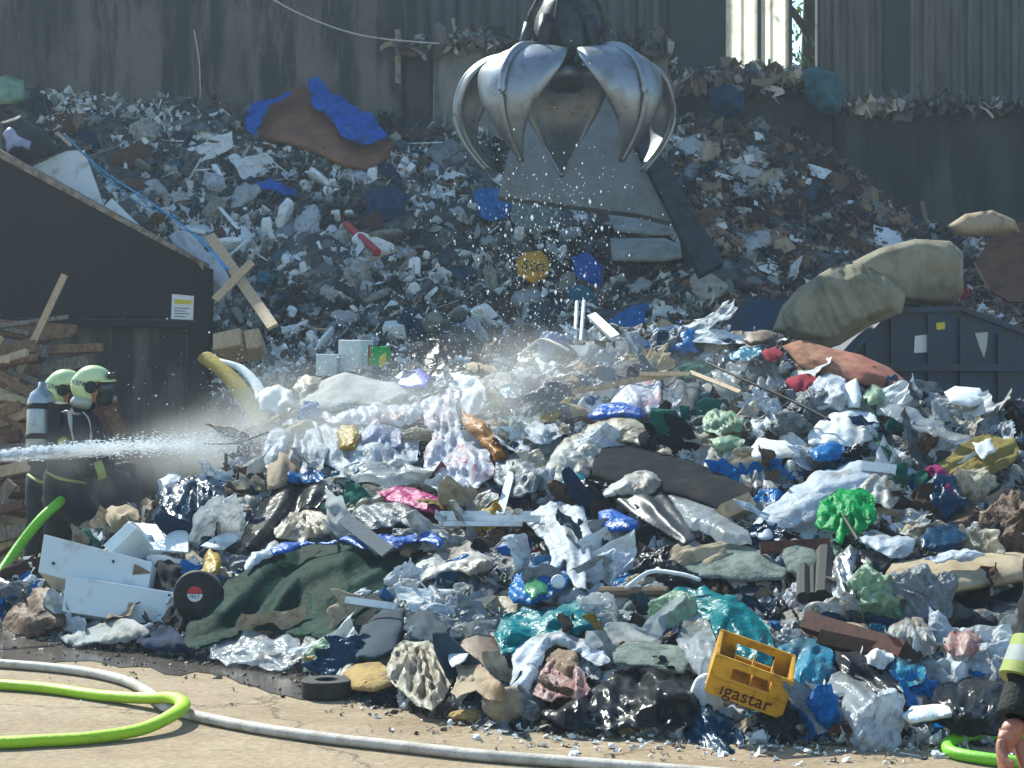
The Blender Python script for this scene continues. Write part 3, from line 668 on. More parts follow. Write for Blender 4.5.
leaning([(498, 196), (520, 108), (606, 98), (672, 222), (640, 214)], 18.9, .006, .12, 'slab_grey', 'concrete_slab', 'large flat grey slab leaning behind the tines of the grab', 'slab', 'grey slab')
leaning([(608, 86), (622, 88), (724, 262), (700, 274)], 18.5, .006, .16, 'steel_dark', 'steel_beam', 'dark steel beam sloping down beside the leaning grey mattress', 'beam', 'sloping steel beam')
leaning([(975, 262), (1000, 225), (1040, 220), (1060, 300), (1010, 302), (990, 290)], 16.9, .01, .04, 'card_dark', 'hardboard_sheet', 'dark brown sheet of board leaning above the blue skip', 'board', 'dark brown sheet')
leaning([(25, 170), (66, 151), (84, 150), (104, 206), (88, 206)], 18.75, .004, .03, 'paper_white', 'plastic_sheet', 'stiff pale blue-white sheet standing behind the sloping steel edge', 'sheet', 'stiff pale sheet')
leaning([(104, 206), (112, 198), (142, 228), (134, 236)], 18.75, .004, .03, 'board_white', 'plastic_sheet', 'small white board poking up beside the stiff pale sheet', 'sheet')
H('rolled_foil', 'fat white roll of plastic sheet lying behind the bay side post', 'plastic roll', 'film_white', [(168, 236), (180, 230), (205, 250), (228, 275), (232, 300), (212, 298), (195, 270)], .2, 'fold', s=18.95, off=.0, amp=.04, ang=45, ref='fat white plastic roll')
H('black_hood', 'black rounded car hood lining lying behind the sloping edge', 'hood', 'rubber', [(0, 122), (20, 115), (45, 130), (62, 152), (25, 168), (0, 158)], .2, 'soft', s=18.9, off=0, ref='black hood lining')
H('plastic_bag', 'pale blue bag caught on the black hood lining', 'bag', 'film_violet', [(3, 133), (10, 127), (32, 142), (30, 150), (14, 146), (8, 154), (6, 142)], .08, s=18.6, off=0)
H('round_lamp_shade', 'pale translucent dome half showing at the edge of the slope', 'lamp shade', 'film_pale_green', [(-30, 85), (5, 75), (24, 80), (25, 100), (10, 104), (-30, 105)], .25, 'soft', s='r', off=.3, jag=.01)
H('plastic_bag', 'crumpled bright blue bag below the steel grab', 'bag', 'film_blue', [(474, 192), (488, 187), (508, 190), (514, 202), (508, 218), (492, 221), (478, 214)], .25, s='r', off=.2, amp=.05, freq=9, ref='bright blue bag')
H('plastic_bag', 'dark teal bag lying below the brown armchair', 'bag', 'film_navy', [(366, 192), (392, 184), (410, 198), (400, 218), (380, 223), (366, 214)], .25, s='r', off=.2, amp=.05, freq=8)
H('plastic_bag', 'long blue bag stuffed tight among dusty debris', 'bag', 'film_deep_blue', [(256, 180), (272, 178), (295, 188), (298, 197), (280, 196), (260, 188)], .15, s='r', off=.15, amp=.04)
H('plastic_bag', 'lumpy blue bag near the small yellow bag', 'bag', 'film_deep_blue', [(570, 258), (586, 252), (604, 266), (603, 284), (590, 288), (574, 275)], .2, s='r', off=.2, amp=.04, freq=8)
H('sandy_sack', 'big dusty grey sack slumped under the grab tip', 'sack', 'felt', [(510, 200), (530, 178), (555, 180), (566, 205), (560, 228), (530, 234), (512, 222)], .35, s='r', off=.25, amp=.04, freq=5, ref='dusty grey sack')
yb = H('yellow_bag', 'small round yellow bag with dark lettering on the shaded heap', 'bag', 'sack_yellow', [(516, 262), (524, 252), (540, 250), (550, 262), (548, 276), (534, 284), (518, 276)], .25, 'soft', s='r', off=.3, amp=.015, ref='yellow lettered bag')
text('sto', 'print_black', P(534, 265, float(DR(534, 265)) - .56), (1, 0, -.25), (.2, 0, 1), .2, yb, .004)
H('plastic_bag', 'teal-blue sack sitting in the bright wall opening', 'bag', 'film_dusty_teal', [(802, 74), (815, 66), (836, 72), (846, 90), (840, 112), (818, 114), (804, 96)], .4, s=23.0, off=0, amp=.06, freq=6, ref='teal sack in the opening')
H('plastic_bag', 'faded blue sack hanging over the wall top', 'bag', 'film_navy', [(706, 88), (724, 84), (745, 96), (748, 112), (730, 118), (710, 110)], .3, s=22.8, off=0, amp=.05)
H('white_bucket', 'white tub with red and green print tipped over', 'tub', 'film_cream', [(688, 278), (700, 269), (724, 272), (731, 284), (722, 296), (704, 300), (692, 292)], .15, 'soft', s='r', off=.2, ref='printed white tub')
H('cardboard_sheet', 'bulging tan cardboard sheet on the far slope above the skip', 'cardboard', 'card_light', [(947, 226), (965, 214), (992, 210), (1015, 220), (1020, 232), (1000, 236), (960, 236)], .2, 'soft', s=17.3, off=0, jag=.01, ref='tan cardboard sheet')
H('mattress', 'dirty folded mattress bulging on top of the blue skip', 'mattress', 'mattress', [(852, 262), (880, 248), (915, 239), (950, 241), (963, 252), (964, 292), (955, 305), (935, 307), (905, 303), (885, 290), (862, 285)], .5, 'soft', s=15.9, off=0, amp=.03, freq=3, edge=9, jag=.01, ref='folded mattress')
H('mattress', 'sagging stained mattress draped down the side of the blue skip', 'mattress', 'mattress', [(772, 330), (782, 306), (798, 288), (830, 268), (862, 262), (890, 278), (906, 294), (902, 314), (870, 326), (840, 345), (822, 350), (795, 344)], .45, 'fold', s=15.0, off=0, amp=.07, freq=2.2, ang=60, edge=12, jag=.015, ref='sagging mattress')
leaning([(718, 336), (745, 300), (800, 298), (785, 335), (775, 352), (722, 350)], 15.6, .004, .1, 'skip_paint', 'steel_sheet', 'dark steel panel standing beside the sagging mattress', 'panel')
H('carpet_roll', 'long dusty rose carpet roll lying over the heap crest', 'carpet roll', 'carpet_rose', [(782, 346), (800, 340), (830, 348), (862, 355), (890, 368), (914, 388), (900, 393), (870, 386), (830, 378), (800, 366)], .22, 'fold', off=.2, amp=.03, ang=18, jag=.02, ref='rose carpet roll')
# wood by the bay post
slab('timber_block', 'sawn orange timber block with bolt holes by the bay post', 'timber', 'wood_light', P(212, 333, 17.4), P(240, 327, 17.3), P(212, 350, 17.3), .3, .02, ref='orange timber block')
slab('timber_block', 'shorter orange timber block end beside the first block', 'timber', 'wood_light', P(243, 330, 17.3), P(259, 327, 17.3), P(246, 349, 17.2), .25, .02)
rod('wooden_board', 'long pale board sliding down from the fat white roll', 'board', 'wood_light', P(210, 236, 18.3), P(273, 327, 16.8), .015, .1, ref='long pale board')
rod('wooden_board', 'short pale board crossing the long pale board', 'board', 'wood_light', P(215, 300, 17.3), P(252, 262, 17.5), .012, .075)
tube('foam_arc', 'curved yellow foam strip arching out of the mist', 'foam strip', 'foam_yellow', [P(206, 358, 16.5), P(225, 372, 16.3), P(248, 400, 16.0), (P(272, 440, 15.8))], .085, flat=.7, ref=None); LAND.append(('yellow foam strip', 238, 395))
tube('foam_arc', 'curved white foam strip beside the yellow foam strip', 'foam strip', 'foam_white', [P(220, 362, 16.4), P(240, 368, 16.3), P(256, 384, 16.1), (P(262, 400, 15.9))], .05, flat=.6)
tube('blue_strap', 'light blue strap trailing down over the shaded rubbish', 'strap', 'strap_blue', [P(64, 134, 17.8), P(88, 158, 17.9), P(110, 176, 18.0), P(150, 202, 18.0), P(200, 240, 17.9), P(228, 270, 17.6)], .022, seg=6, flat=.4)
tube('blue_strap', 'second blue strap lying just under the longer one', 'strap', 'strap_blue', [P(84, 152, 17.8), P(100, 172, 17.9), P(140, 204, 18.0), P(180, 218, 18.0)], .016, seg=6, flat=.4)
rod('red_pole', 'short red pole on the shaded heap', 'pole', 'plastic_red', PR(346, 224, .3), PR(378, 252, .35), .04, ref='red pole')
H('plastic_bag', 'big blue bag on the slope between white boards and crest', 'bag', 'film_blue', [(642, 346), (655, 336), (680, 326), (696, 330), (698, 352), (682, 356), (660, 352)], .2, off=.3, amp=.05, freq=7, ref='blue bag on the crest')
H('plastic_bag', 'clear blue bag hanging behind the heap crest', 'bag', 'film_blue', [(608, 320), (618, 312), (650, 306), (646, 330), (632, 336), (616, 332)], .15, s='r', off=.4, amp=.05)
# --- mist-side whites
slab('white_carton', 'tall white carton standing upright behind the pale bags', 'carton', 'board_white', P(338, 340, 15.9), P(361, 340, 15.8), P(338, 372, 15.9), .2, .01, ref='tall white carton')
slab('white_carton', 'low white carton beside the tall white carton', 'carton', 'board_white', P(316, 354, 15.8), P(337, 354, 15.8), P(316, 376, 15.8), .2, .01)
slab('red_packet', 'dark red packet standing beside the tall white carton', 'packet', 'plastic_red', P(362, 344, 15.9), P(370, 345, 15.9), P(362, 374, 15.9), .1)
gp = H('snack_bag', 'glossy green packet with yellow print behind the pale bags', 'packet', 'print_green', [(370, 344), (388, 345), (392, 352), (389, 374), (374, 376), (369, 360)], .08, 'crease', s=15.7, off=0, amp=.02, ref='green packet')
H('snack_bag_print', None, None, 'print_yellow', [(379, 358), (386, 352), (387, 372), (381, 374)], .01, 'soft', s=15.6, off=0, parent=gp, amp=0, jag=0)
H('plastic_basin', 'violet plastic basin turned over behind the printed bags', 'basin', 'plastic_violet', [(391, 380), (402, 371), (420, 369), (431, 378), (428, 388), (410, 390), (395, 387)], .15, 'soft', off=.2, amp=.005, jag=.01, ref='violet basin')
for out, mm, lab, sty, ref in (
    ([(258, 392), (278, 384), (292, 390), (296, 408), (278, 416), (260, 410)], 'paper_white', 'square white bag fading into the mist', 'crease', 'square white bag'),
    ([(292, 388), (306, 374), (322, 378), (320, 392), (300, 400)], 'film_cream', 'little cream bag fading into the mist', 'crease', None),
    ([(300, 392), (345, 372), (395, 382), (412, 396), (380, 408), (330, 412), (300, 408)], 'paper_grey', 'wide grey plastic sheet spread in the mist', 'soft', 'wide grey sheet'),
    ([(262, 452), (268, 432), (288, 420), (305, 414), (318, 424), (330, 450), (322, 470), (290, 480), (268, 470)], 'film_white', 'round bulging white bag beside the water jet', 'radial', 'bulging white bag'),
    ([(316, 426), (340, 418), (370, 420), (398, 424), (420, 440), (418, 462), (380, 474), (340, 476), (320, 462)], 'film_white', 'wide white bag behind the printed bags', 'crease', 'wide white bag'),
    ([(318, 406), (360, 402), (400, 406), (420, 400), (424, 414), (400, 428), (360, 424), (325, 420)], 'film_red_print', 'long white bag with small red print', 'crease', None),
    ([(420, 404), (440, 396), (452, 376), (460, 390), (456, 410), (464, 440), (490, 450), (494, 475), (478, 488), (446, 486), (424, 470), (432, 440), (424, 424)], 'film_red_print', 'tall white bag with red print rising above the others', 'radial', 'tall printed bag'),
    ([(450, 372), (475, 376), (492, 388), (484, 410), (470, 418), (454, 404)], 'paper_white', 'folded white papers behind the tall printed bag', 'crease', None),
    ([(336, 432), (340, 424), (354, 424), (362, 434), (356, 450), (340, 450)], 'film_yellow', 'yellow bag showing through the white bags', 'soft', 'yellow bag in the whites'),
    ([(358, 430), (384, 424), (404, 430), (402, 446), (380, 448), (362, 444)], 'film_violet', 'pale blue bag among the white bags', 'crease', None),
    ([(270, 450), (292, 438), (302, 470), (280, 488), (268, 490)], 'card_light', 'torn cardboard flap poking up beside the water jet', 'soft', 'cardboard flap'),
    ([(462, 408), (478, 418), (498, 438), (506, 458), (494, 462), (482, 446), (466, 428)], 'film_orange', 'orange mesh bag hanging off the tall printed bag', 'fold', 'orange mesh bag'),
    ([(494, 460), (530, 458), (544, 480), (536, 492), (512, 498), (494, 480)], 'film_grey', 'dusty translucent bag below the orange mesh bag', 'crease', None),
    ([(340, 468), (400, 458), (440, 470), (425, 484), (390, 490), (356, 484)], 'film_clear', 'clear plastic film stretched under the white bags', 'fold', None)):
    H('plastic_bag' if 'cardboard' not in lab and 'paper' not in lab else ('cardboard_flap' if 'cardboard' in lab else 'folded_paper'), lab, 'bag' if 'bag' in lab.split(' ')[0:9] else 'rubbish', mm, out, .2, sty, off=.2 if 'behind' in lab else .32, amp=.06, freq=6, ref=ref)
# --- centre and right crest
for a in (
    ('black_mat', 'dark rolled carpet sloping across the middle of the heap', 'carpet', 'carpet_dark', [(592, 462), (600, 447), (630, 446), (668, 454), (700, 464), (730, 478), (755, 490), (748, 508), (722, 512), (690, 500), (650, 490), (610, 484), (592, 476)], .2, 'soft', dict(amp=.03, off=.3, ref='dark rolled carpet', jag=.015)),
    ('moulded_car_part', 'black moulded car part beside the blue cloth scrap', 'car part', 'plastic_dark', [(612, 498), (640, 490), (662, 492), (680, 512), (696, 540), (684, 546), (655, 528), (628, 512)], .2, 'fold', dict(amp=.03, off=.35, ang=40, ref='black car part', jag=.02)),
    ('plastic_bag', 'long milky bag stretched beside the black car part', 'bag', 'film_clear', [(664, 492), (690, 488), (720, 510), (748, 530), (752, 545), (720, 545), (690, 530), (676, 510)], .15, 'drape', dict(amp=.035, off=.3, ang=35)),
    ('plastic_sheet', 'large white woven sheet draped beside the green bag', 'sheet', 'film_white', [(749, 536), (758, 516), (790, 488), (820, 470), (850, 462), (880, 466), (890, 480), (870, 492), (835, 500), (815, 520), (790, 528), (765, 540)], .2, 'drape', dict(amp=.04, off=.25, ang=-30, ref='white woven sheet')),
    ('plastic_bag', 'bright green bag glowing against the white woven sheet', 'bag', 'film_green', [(814, 524), (820, 500), (840, 488), (862, 488), (876, 500), (877, 520), (862, 532), (846, 534), (842, 545), (834, 540), (836, 532), (820, 530)], .2, 'radial', dict(amp=.04, off=.4, ref='bright green bag')),
    ('felt_mound', 'flat grey-green felt mat beside the turquoise bag', 'mat', 'felt', [(680, 560), (700, 546), (735, 543), (765, 552), (790, 570), (786, 580), (740, 582), (700, 578), (682, 572)], .12, 'soft', dict(amp=.02, off=.2, ref='grey-green mat')),
    ('foam_pad', 'dusty folded felt pad between felt mat and dark posts', 'pad', 'felt', [(780, 545), (795, 538), (816, 548), (822, 566), (806, 578), (788, 572)], .15, 'soft', dict(amp=.02, off=.3)),
    ('paper_sheet', 'folded cream-green paper under the bright green bag', 'paper', 'film_pale_green', [(774, 550), (795, 540), (820, 540), (842, 548), (835, 560), (815, 566), (800, 552)], .06, 'soft', dict(amp=.02, off=.2)),
    ('silver_film', 'crinkled silver foil standing beside the beige slab', 'foil', 'film_silver', [(826, 580), (836, 556), (850, 544), (858, 550), (854, 575), (862, 598), (850, 604), (836, 600)], .15, 'fold', dict(amp=.06, off=.35, freq=9, ang=75, ref='silver foil')),
    ('plastic_bag', 'white plastic bag lying over a black sack edge', 'bag', 'film_white', [(852, 540), (880, 534), (905, 536), (916, 540), (912, 552), (895, 558), (872, 548)], .08, 'crease', dict(amp=.03, off=.4)),
    ('black_sack', 'black sack under the white bag beside the foil', 'sack', 'film_black', [(858, 550), (890, 552), (920, 548), (925, 560), (900, 572), (868, 572), (858, 564)], .15, 'crease', dict(amp=.05, off=.25)),
    ('cloth_jacket', 'olive padded jacket with white papers on it', 'jacket', 'cloth_olive', [(935, 468), (955, 450), (985, 432), (1016, 438), (1020, 452), (1000, 470), (985, 484), (965, 470), (945, 476)], .15, 'fold', dict(amp=.05, off=.3, ang=-30, ref='olive jacket')),
    ('paper_sheet', 'folded white paper lying on the olive jacket', 'paper', 'paper_white', [(972, 442), (990, 438), (996, 452), (984, 460), (976, 452)], .03, 'crease', dict(amp=.02, off=.5)),
    ('knitted_jumper', 'magenta knitted top near the olive jacket', 'clothing', 'cloth_magenta', [(924, 470), (935, 464), (950, 474), (958, 486), (954, 498), (944, 494), (934, 480)], .12, 'crease', dict(amp=.05, off=.3, ref='magenta top')),
    ('plastic_bag', 'big flat white bag with a torn hole below the carpet roll', 'bag', 'paper_white', [(808, 444), (820, 420), (845, 408), (868, 412), (880, 424), (872, 440), (852, 446), (826, 448)], .1, 'crease', dict(amp=.04, off=.25, ref='torn white bag')),
    ('plastic_bag', 'small blue bag tucked under the torn white bag', 'bag', 'film_blue', [(806, 450), (820, 444), (838, 442), (846, 450), (838, 460), (818, 462)], .12, 'crease', dict(amp=.04, off=.35, ref='small blue bag')),
    ('plastic_sheet', 'smooth white plate of plastic beside the small blue bag', 'sheet', 'paper_white', [(750, 448), (758, 438), (785, 440), (802, 450), (800, 458), (770, 460), (752, 458)], .06, 'soft', dict(amp=.02, off=.3)),
    ('plastic_bag', 'light green knotted bag in the middle of the heap', 'bag', 'film_pale_green', [(703, 418), (715, 408), (732, 410), (745, 420), (740, 432), (718, 436), (704, 430)], .15, 'radial', dict(amp=.04, off=.3, ref='light green bag')),
    ('plastic_bag', 'lower pale green bag under the light green knotted bag', 'bag', 'film_pale_green', [(708, 440), (730, 434), (745, 440), (740, 450), (718, 452)], .12, 'crease', dict(amp=.03, off=.25)),
    ('shirt', 'crumpled white shirt bundle below the carpet roll', 'clothing', 'film_white', [(800, 400), (812, 384), (830, 372), (846, 380), (852, 400), (840, 412), (815, 410)], .15, 'crease', dict(amp=.06, off=.3, ref='white shirt bundle')),
    ('polystyrene_block', 'white strapped polystyrene block beside the shirt bundle', 'polystyrene', 'foam_white', [(842, 386), (856, 378), (862, 396), (860, 408), (848, 408)], .15, 'soft', dict(amp=.005, off=.3)),
    ('polystyrene_block', 'pale green-white foam lump beside the rose carpet roll', 'polystyrene', 'film_pale_green', [(862, 398), (872, 384), (884, 392), (882, 404), (868, 406)], .15, 'crease', dict(amp=.03, off=.3)),
    ('white_tray', 'white foam tray below the end of the carpet roll', 'tray', 'foam_white', [(944, 392), (955, 386), (980, 388), (988, 400), (970, 408), (950, 404)], .12, 'soft', dict(amp=.02, off=.3, ref='white foam tray')),
    ('plastic_film', 'long clear film streaming down towards the skip', 'film', 'film_clear', [(880, 408), (900, 404), (925, 418), (950, 432), (978, 436), (960, 444), (925, 432), (896, 420)], .06, 'fold', dict(amp=.03, off=.4, ang=25)),
    ('cloth_blue', 'blue tray shaped cloth over the striped sack', 'cloth', 'film_deep_blue', [(586, 416), (600, 404), (625, 402), (642, 408), (645, 418), (615, 418), (592, 420)], .1, 'soft', dict(amp=.03, off=.3, ref='blue cloth')),
    ('plastic_bag', 'broad dusty cream bag in the sunlit haze', 'bag', 'film_cream', [(574, 436), (588, 424), (610, 416), (635, 418), (650, 436), (640, 446), (610, 440), (590, 446)], .15, 'fold', dict(amp=.04, off=.3, ref='broad cream bag')),
    ('plastic_bag', 'brown-grey bag glinting in front of the broad cream bag', 'bag', 'film_dirty', [(545, 470), (556, 448), (575, 434), (600, 440), (606, 455), (592, 470), (580, 484), (556, 484)], .2, 'crease', dict(amp=.06, off=.3)),
    ('plastic_bag', 'round milky bag in the haze above the dark carpet', 'bag', 'film_white', [(524, 430), (535, 420), (556, 424), (562, 436), (550, 444), (532, 442)], .15, 'radial', dict(amp=.04, off=.3)),
    ('blue_bottle_pack', 'light blue bag in the haze above the milky bag', 'bag', 'film_cyan', [(498, 386), (515, 380), (522, 390), (520, 398), (504, 398)], .12, 'crease', dict(amp=.03, off=.3)),
    ('striped_sack', 'long draped sack with white and violet stripes', 'sack', 'film_red_print', [(608, 410), (618, 388), (640, 378), (660, 376), (662, 400), (650, 414), (625, 412)], .15, 'fold', dict(amp=.05, off=.25, ang=75, ref='striped sack')),
    ('grey_sack', 'dark grey sack hanging beside the striped sack', 'sack', 'cloth_grey', [(660, 376), (690, 372), (700, 386), (694, 410), (668, 412), (658, 400)], .15, 'fold', dict(amp=.04, off=.2, ang=80)),
    ('red_rag', 'small red rag on the heap crest', 'rag', 'cloth_red', [(762, 352), (775, 346), (784, 352), (782, 358), (766, 360)], .06, 'crease', dict(amp=.02, off=.35, ref='red rag')),
    ('red_rag', 'dark red towel folded below the carpet roll', 'towel', 'cloth_red', [(785, 382), (800, 374), (820, 378), (818, 386), (798, 392)], .06, 'crease', dict(amp=.03, off=.3)),
    ('cyan_cloth', 'light blue cloth beside the red rag', 'cloth', 'film_cyan', [(728, 354), (745, 346), (762, 346), (762, 356), (748, 362), (730, 360)], .06, 'crease', dict(amp=.03, off=.3)),
    ('cloth_bundle', 'orange-brown bundle where the heap meets the mattress', 'bundle', 'boot', [(742, 340), (750, 333), (766, 332), (776, 338), (768, 344), (750, 346)], .12, 'soft', dict(amp=.02, off=.3)),
    ('teal_rag', 'small teal rag beside the dark rolled carpet', 'rag', 'film_teal', [(553, 480), (566, 470), (584, 474), (590, 484), (572, 492), (556, 490)], .08, 'crease', dict(amp=.05, off=.35, ref='teal rag')),
    ('blue_cloth_scrap', 'vivid blue scrap under the black car part', 'cloth', 'film_deep_blue', [(598, 512), (612, 508), (640, 522), (636, 530), (612, 532), (600, 524)], .08, 'soft', dict(amp=.02, off=.4)),
    ('cloth_bundle', 'wool bundle with a red patch over the black car part', 'bundle', 'film_dirty', [(598, 486), (620, 480), (645, 470), (662, 480), (655, 492), (630, 494), (606, 498)], .1, 'crease', dict(amp=.05, off=.4)),
    # --- left front
    ('blue_sack', 'bulging dark blue sack on the heap behind the white cabinet parts', 'sack', 'film_navy', [(157, 492), (166, 484), (185, 478), (212, 476), (224, 486), (230, 505), (224, 528), (208, 541), (188, 536), (170, 522), (160, 508)], .3, 'radial', dict(amp=.05, off=.25, freq=5, ref='bulging dark blue sack')),
    ('plastic_bag', 'thin white bag peeking out behind the bulging dark blue sack', 'bag', 'film_white', [(157, 480), (168, 473), (182, 476), (176, 486), (158, 492)], .1, 'crease', dict(amp=.03, off=.2)),
    ('black_sack', 'shiny black sack stretched beside the green tarpaulin', 'sack', 'film_black', [(232, 560), (246, 524), (262, 498), (290, 484), (322, 482), (330, 496), (300, 512), (280, 530), (258, 556), (238, 572)], .2, 'drape', dict(amp=.045, off=.25, ang=-50, ref='shiny black sack')),
    ('plastic_bag', 'bright blue bag above the shiny black sack', 'bag', 'film_blue', [(268, 474), (285, 467), (312, 466), (326, 476), (300, 482), (272, 484)], .12, 'crease', dict(amp=.04, off=.35)),
    ('green_tarp', 'large dark green tarpaulin draped over the lower heap', 'tarpaulin', 'film_dark_green', [(176, 648), (190, 622), (215, 596), (240, 574), (268, 556), (300, 546), (345, 540), (380, 548), (408, 542), (414, 552), (396, 566), (386, 590), (372, 606), (352, 628), (330, 640), (290, 636), (262, 630), (225, 640), (196, 652)], .3, 'drape', dict(amp=.07, off=.25, freq=3.4, ang=-38, sp=2.4, ref='green tarpaulin')),
    ('blue_tarp', 'narrow bright blue plastic strip along the green tarpaulin top', 'plastic strip', 'film_deep_blue', [(270, 548), (300, 542), (345, 536), (380, 534), (430, 532), (444, 540), (440, 548), (410, 543), (380, 549), (345, 541), (300, 547), (275, 556)], .08, 'fold', dict(amp=.02, off=.5, ang=-5)),
    ('plastic_bag', 'white bag tucked between black sack and blue strip', 'bag', 'film_white', [(244, 566), (252, 552), (275, 540), (282, 548), (262, 560), (246, 572)], .1, 'crease', dict(amp=.03, off=.4)),
    ('plastic_bag', 'white bread bag lying over the shiny black sack', 'bag', 'film_cream', [(274, 528), (290, 512), (310, 510), (330, 516), (335, 530), (310, 538), (290, 540), (276, 538)], .15, 'radial', dict(amp=.05, off=.35)),
    ('plastic_bag', 'long clear wet bag lying at the foot of the green tarpaulin', 'bag', 'film_clear', [(210, 658), (214, 636), (232, 630), (256, 632), (274, 640), (288, 634), (300, 640), (306, 660), (288, 668), (262, 668), (240, 664), (226, 666)], .2, 'crease', dict(amp=.05, off=.25, ref='clear wet bag')),
    ('plastic_bag', 'small clear bag beside the long clear wet bag', 'bag', 'film_clear', [(300, 648), (306, 636), (316, 640), (320, 654), (312, 664), (302, 662)], .12, 'crease', dict(amp=.04, off=.25)),
    ('fabric_cushion', 'magenta glossy cushion beside the white laths', 'cushion', 'film_magenta', [(378, 492), (395, 486), (415, 488), (436, 496), (448, 506), (436, 515), (412, 508), (388, 502)], .12, 'soft', dict(amp=.02, off=.4, jag=.02, ref='magenta cushion')),
    ('shiny_sack', 'olive-white striped bag above the green tarpaulin', 'bag', 'film_grey', [(352, 512), (378, 502), (410, 506), (436, 528), (450, 540), (430, 538), (400, 522), (370, 530)], .12, 'fold', dict(amp=.04, off=.4, ang=25)),
    ('slate_cushion', 'slate grey cushion slumped beside the green tarpaulin', 'cushion', 'cloth_slate', [(350, 652), (362, 626), (384, 608), (405, 608), (404, 628), (396, 652), (376, 660), (356, 660)], .22, 'soft', dict(amp=.03, off=.25, ref='slate cushion')),
    ('denim_bag', 'blue-grey stuffed bag above the slate cushion', 'bag', 'cloth_slate', [(402, 630), (408, 612), (432, 610), (456, 622), (464, 636), (440, 644), (414, 640)], .18, 'crease', dict(amp=.04, off=.25)),
    ('plastic_bag', 'flared milky bag beside the blue bag with a lid', 'bag', 'film_dirty', [(408, 586), (416, 564), (436, 552), (462, 548), (488, 556), (494, 566), (470, 576), (445, 572), (425, 580), (412, 590)], .15, 'fold', dict(amp=.06, off=.35, ang=-20, ref='flared milky bag')),
    ('plastic_bag', 'tall white bag hanging in folds beside the blue bag', 'bag', 'film_white', [(524, 520), (540, 506), (562, 502), (582, 506), (590, 530), (592, 560), (588, 590), (574, 586), (566, 560), (552, 574), (548, 548), (536, 534)], .15, 'drape', dict(amp=.04, off=.35, ang=85, ref='tall hanging white bag')),
    ('plastic_bag', 'bright blue bag holding a green packet and a white lid', 'bag', 'film_blue', [(508, 594), (514, 574), (532, 564), (556, 562), (570, 574), (566, 588), (548, 600), (526, 604), (514, 604)], .2, 'crease', dict(amp=.06, off=.3, ref='blue bag with a lid')),
    ('turquoise_sack', 'wide turquoise sack lying in the lower middle', 'sack', 'film_teal', [(494, 632), (504, 614), (524, 606), (560, 606), (590, 603), (608, 606), (600, 620), (596, 632), (560, 634), (530, 640), (512, 654), (500, 658)], .22, 'fold', dict(amp=.06, off=.3, ang=-8, ref='wide turquoise sack')),
    ('turquoise_sack', 'big domed turquoise sack behind the yellow crate', 'sack', 'film_teal', [(668, 596), (680, 586), (705, 585), (735, 596), (758, 616), (774, 640), (772, 664), (756, 672), (730, 656), (712, 640), (700, 620), (680, 614), (670, 606)], .3, 'crease', dict(amp=.06, off=.25, freq=4, ref='domed turquoise sack')),
    ('plastic_bag', 'clear blue bag full of sand beside the yellow crate', 'bag', 'film_cyan', [(773, 664), (778, 646), (795, 638), (818, 640), (835, 656), (836, 672), (824, 688), (800, 692), (782, 682)], .25, 'crease', dict(amp=.05, off=.25, freq=5, ref='clear blue bag')),
    ('plastic_bag', 'upright clear white bag between both turquoise sacks', 'bag', 'film_clear', [(676, 640), (684, 614), (698, 612), (712, 630), (724, 650), (716, 672), (700, 680), (688, 662)], .18, 'crease', dict(amp=.06, off=.35, ref='upright clear bag')),
    ('plastic_bag', 'ragged cream bag standing at the very foot of the heap', 'bag', 'film_cream', [(386, 668), (392, 648), (404, 640), (428, 640), (450, 656), (454, 676), (444, 700), (432, 712), (416, 706), (400, 690), (388, 680)], .2, 'radial', dict(amp=.07, off=.3, freq=7, jag=.1, ref='ragged cream bag')),
    ('leather_boot', 'worn brown leather boot behind the torn cardboard', 'boot', 'boot', [(455, 660), (462, 640), (478, 631), (494, 636), (502, 650), (504, 668), (488, 676), (468, 668)], .2, 'soft', dict(amp=.01, off=.2, jag=.02, ref='brown boot')),
    ('torn_cardboard', 'torn corrugated cardboard standing beside the ragged cream bag', 'cardboard', 'card_light', [(448, 650), (462, 644), (478, 656), (490, 674), (504, 688), (508, 698), (492, 702), (476, 690), (458, 700), (450, 692), (456, 668)], .05, 'crease', dict(amp=.09, off=.45, freq=5, ref='torn cardboard')),
    ('paper_sheet', 'white label sheet sticking to the torn cardboard', 'paper', 'paper_white', [(449, 646), (470, 652), (466, 660), (452, 668), (448, 660)], .02, 'soft', dict(amp=.02, off=.62)),
    ('plastic_bag', 'white sack torn open around cartons at the heap foot', 'bag', 'film_white', [(512, 672), (514, 648), (530, 634), (556, 630), (582, 638), (604, 650), (612, 662), (596, 666), (580, 652), (560, 646), (545, 652), (538, 668), (530, 690), (516, 696), (510, 686)], .2, 'fold', dict(amp=.06, off=.3, ang=-40, ref='torn open white sack')),
    ('packet_carton', 'crushed red and cream food cartons spilling out of the torn sack', 'carton', 'film_pink', [(532, 694), (540, 672), (552, 658), (572, 656), (585, 672), (592, 690), (576, 700), (552, 702)], .1, 'crease', dict(amp=.07, off=.35, freq=12, ref='spilled food cartons')),
    ('brown_paper', 'crumpled brown paper inside the torn open white sack', 'paper', 'card_brown', [(546, 660), (558, 648), (576, 650), (580, 664), (574, 680), (556, 676)], .1, 'crease', dict(amp=.05, off=.3, freq=10)),
    ('black_sack', 'black bin liner spread out at the foot of the heap', 'sack', 'film_black', [(540, 712), (548, 700), (570, 696), (600, 684), (612, 672), (640, 668), (680, 672), (702, 682), (714, 700), (708, 722), (680, 728), (650, 724), (620, 728), (585, 728), (556, 724)], .25, 'crease', dict(amp=.1, off=.2, freq=4, ref='black bin liner')),
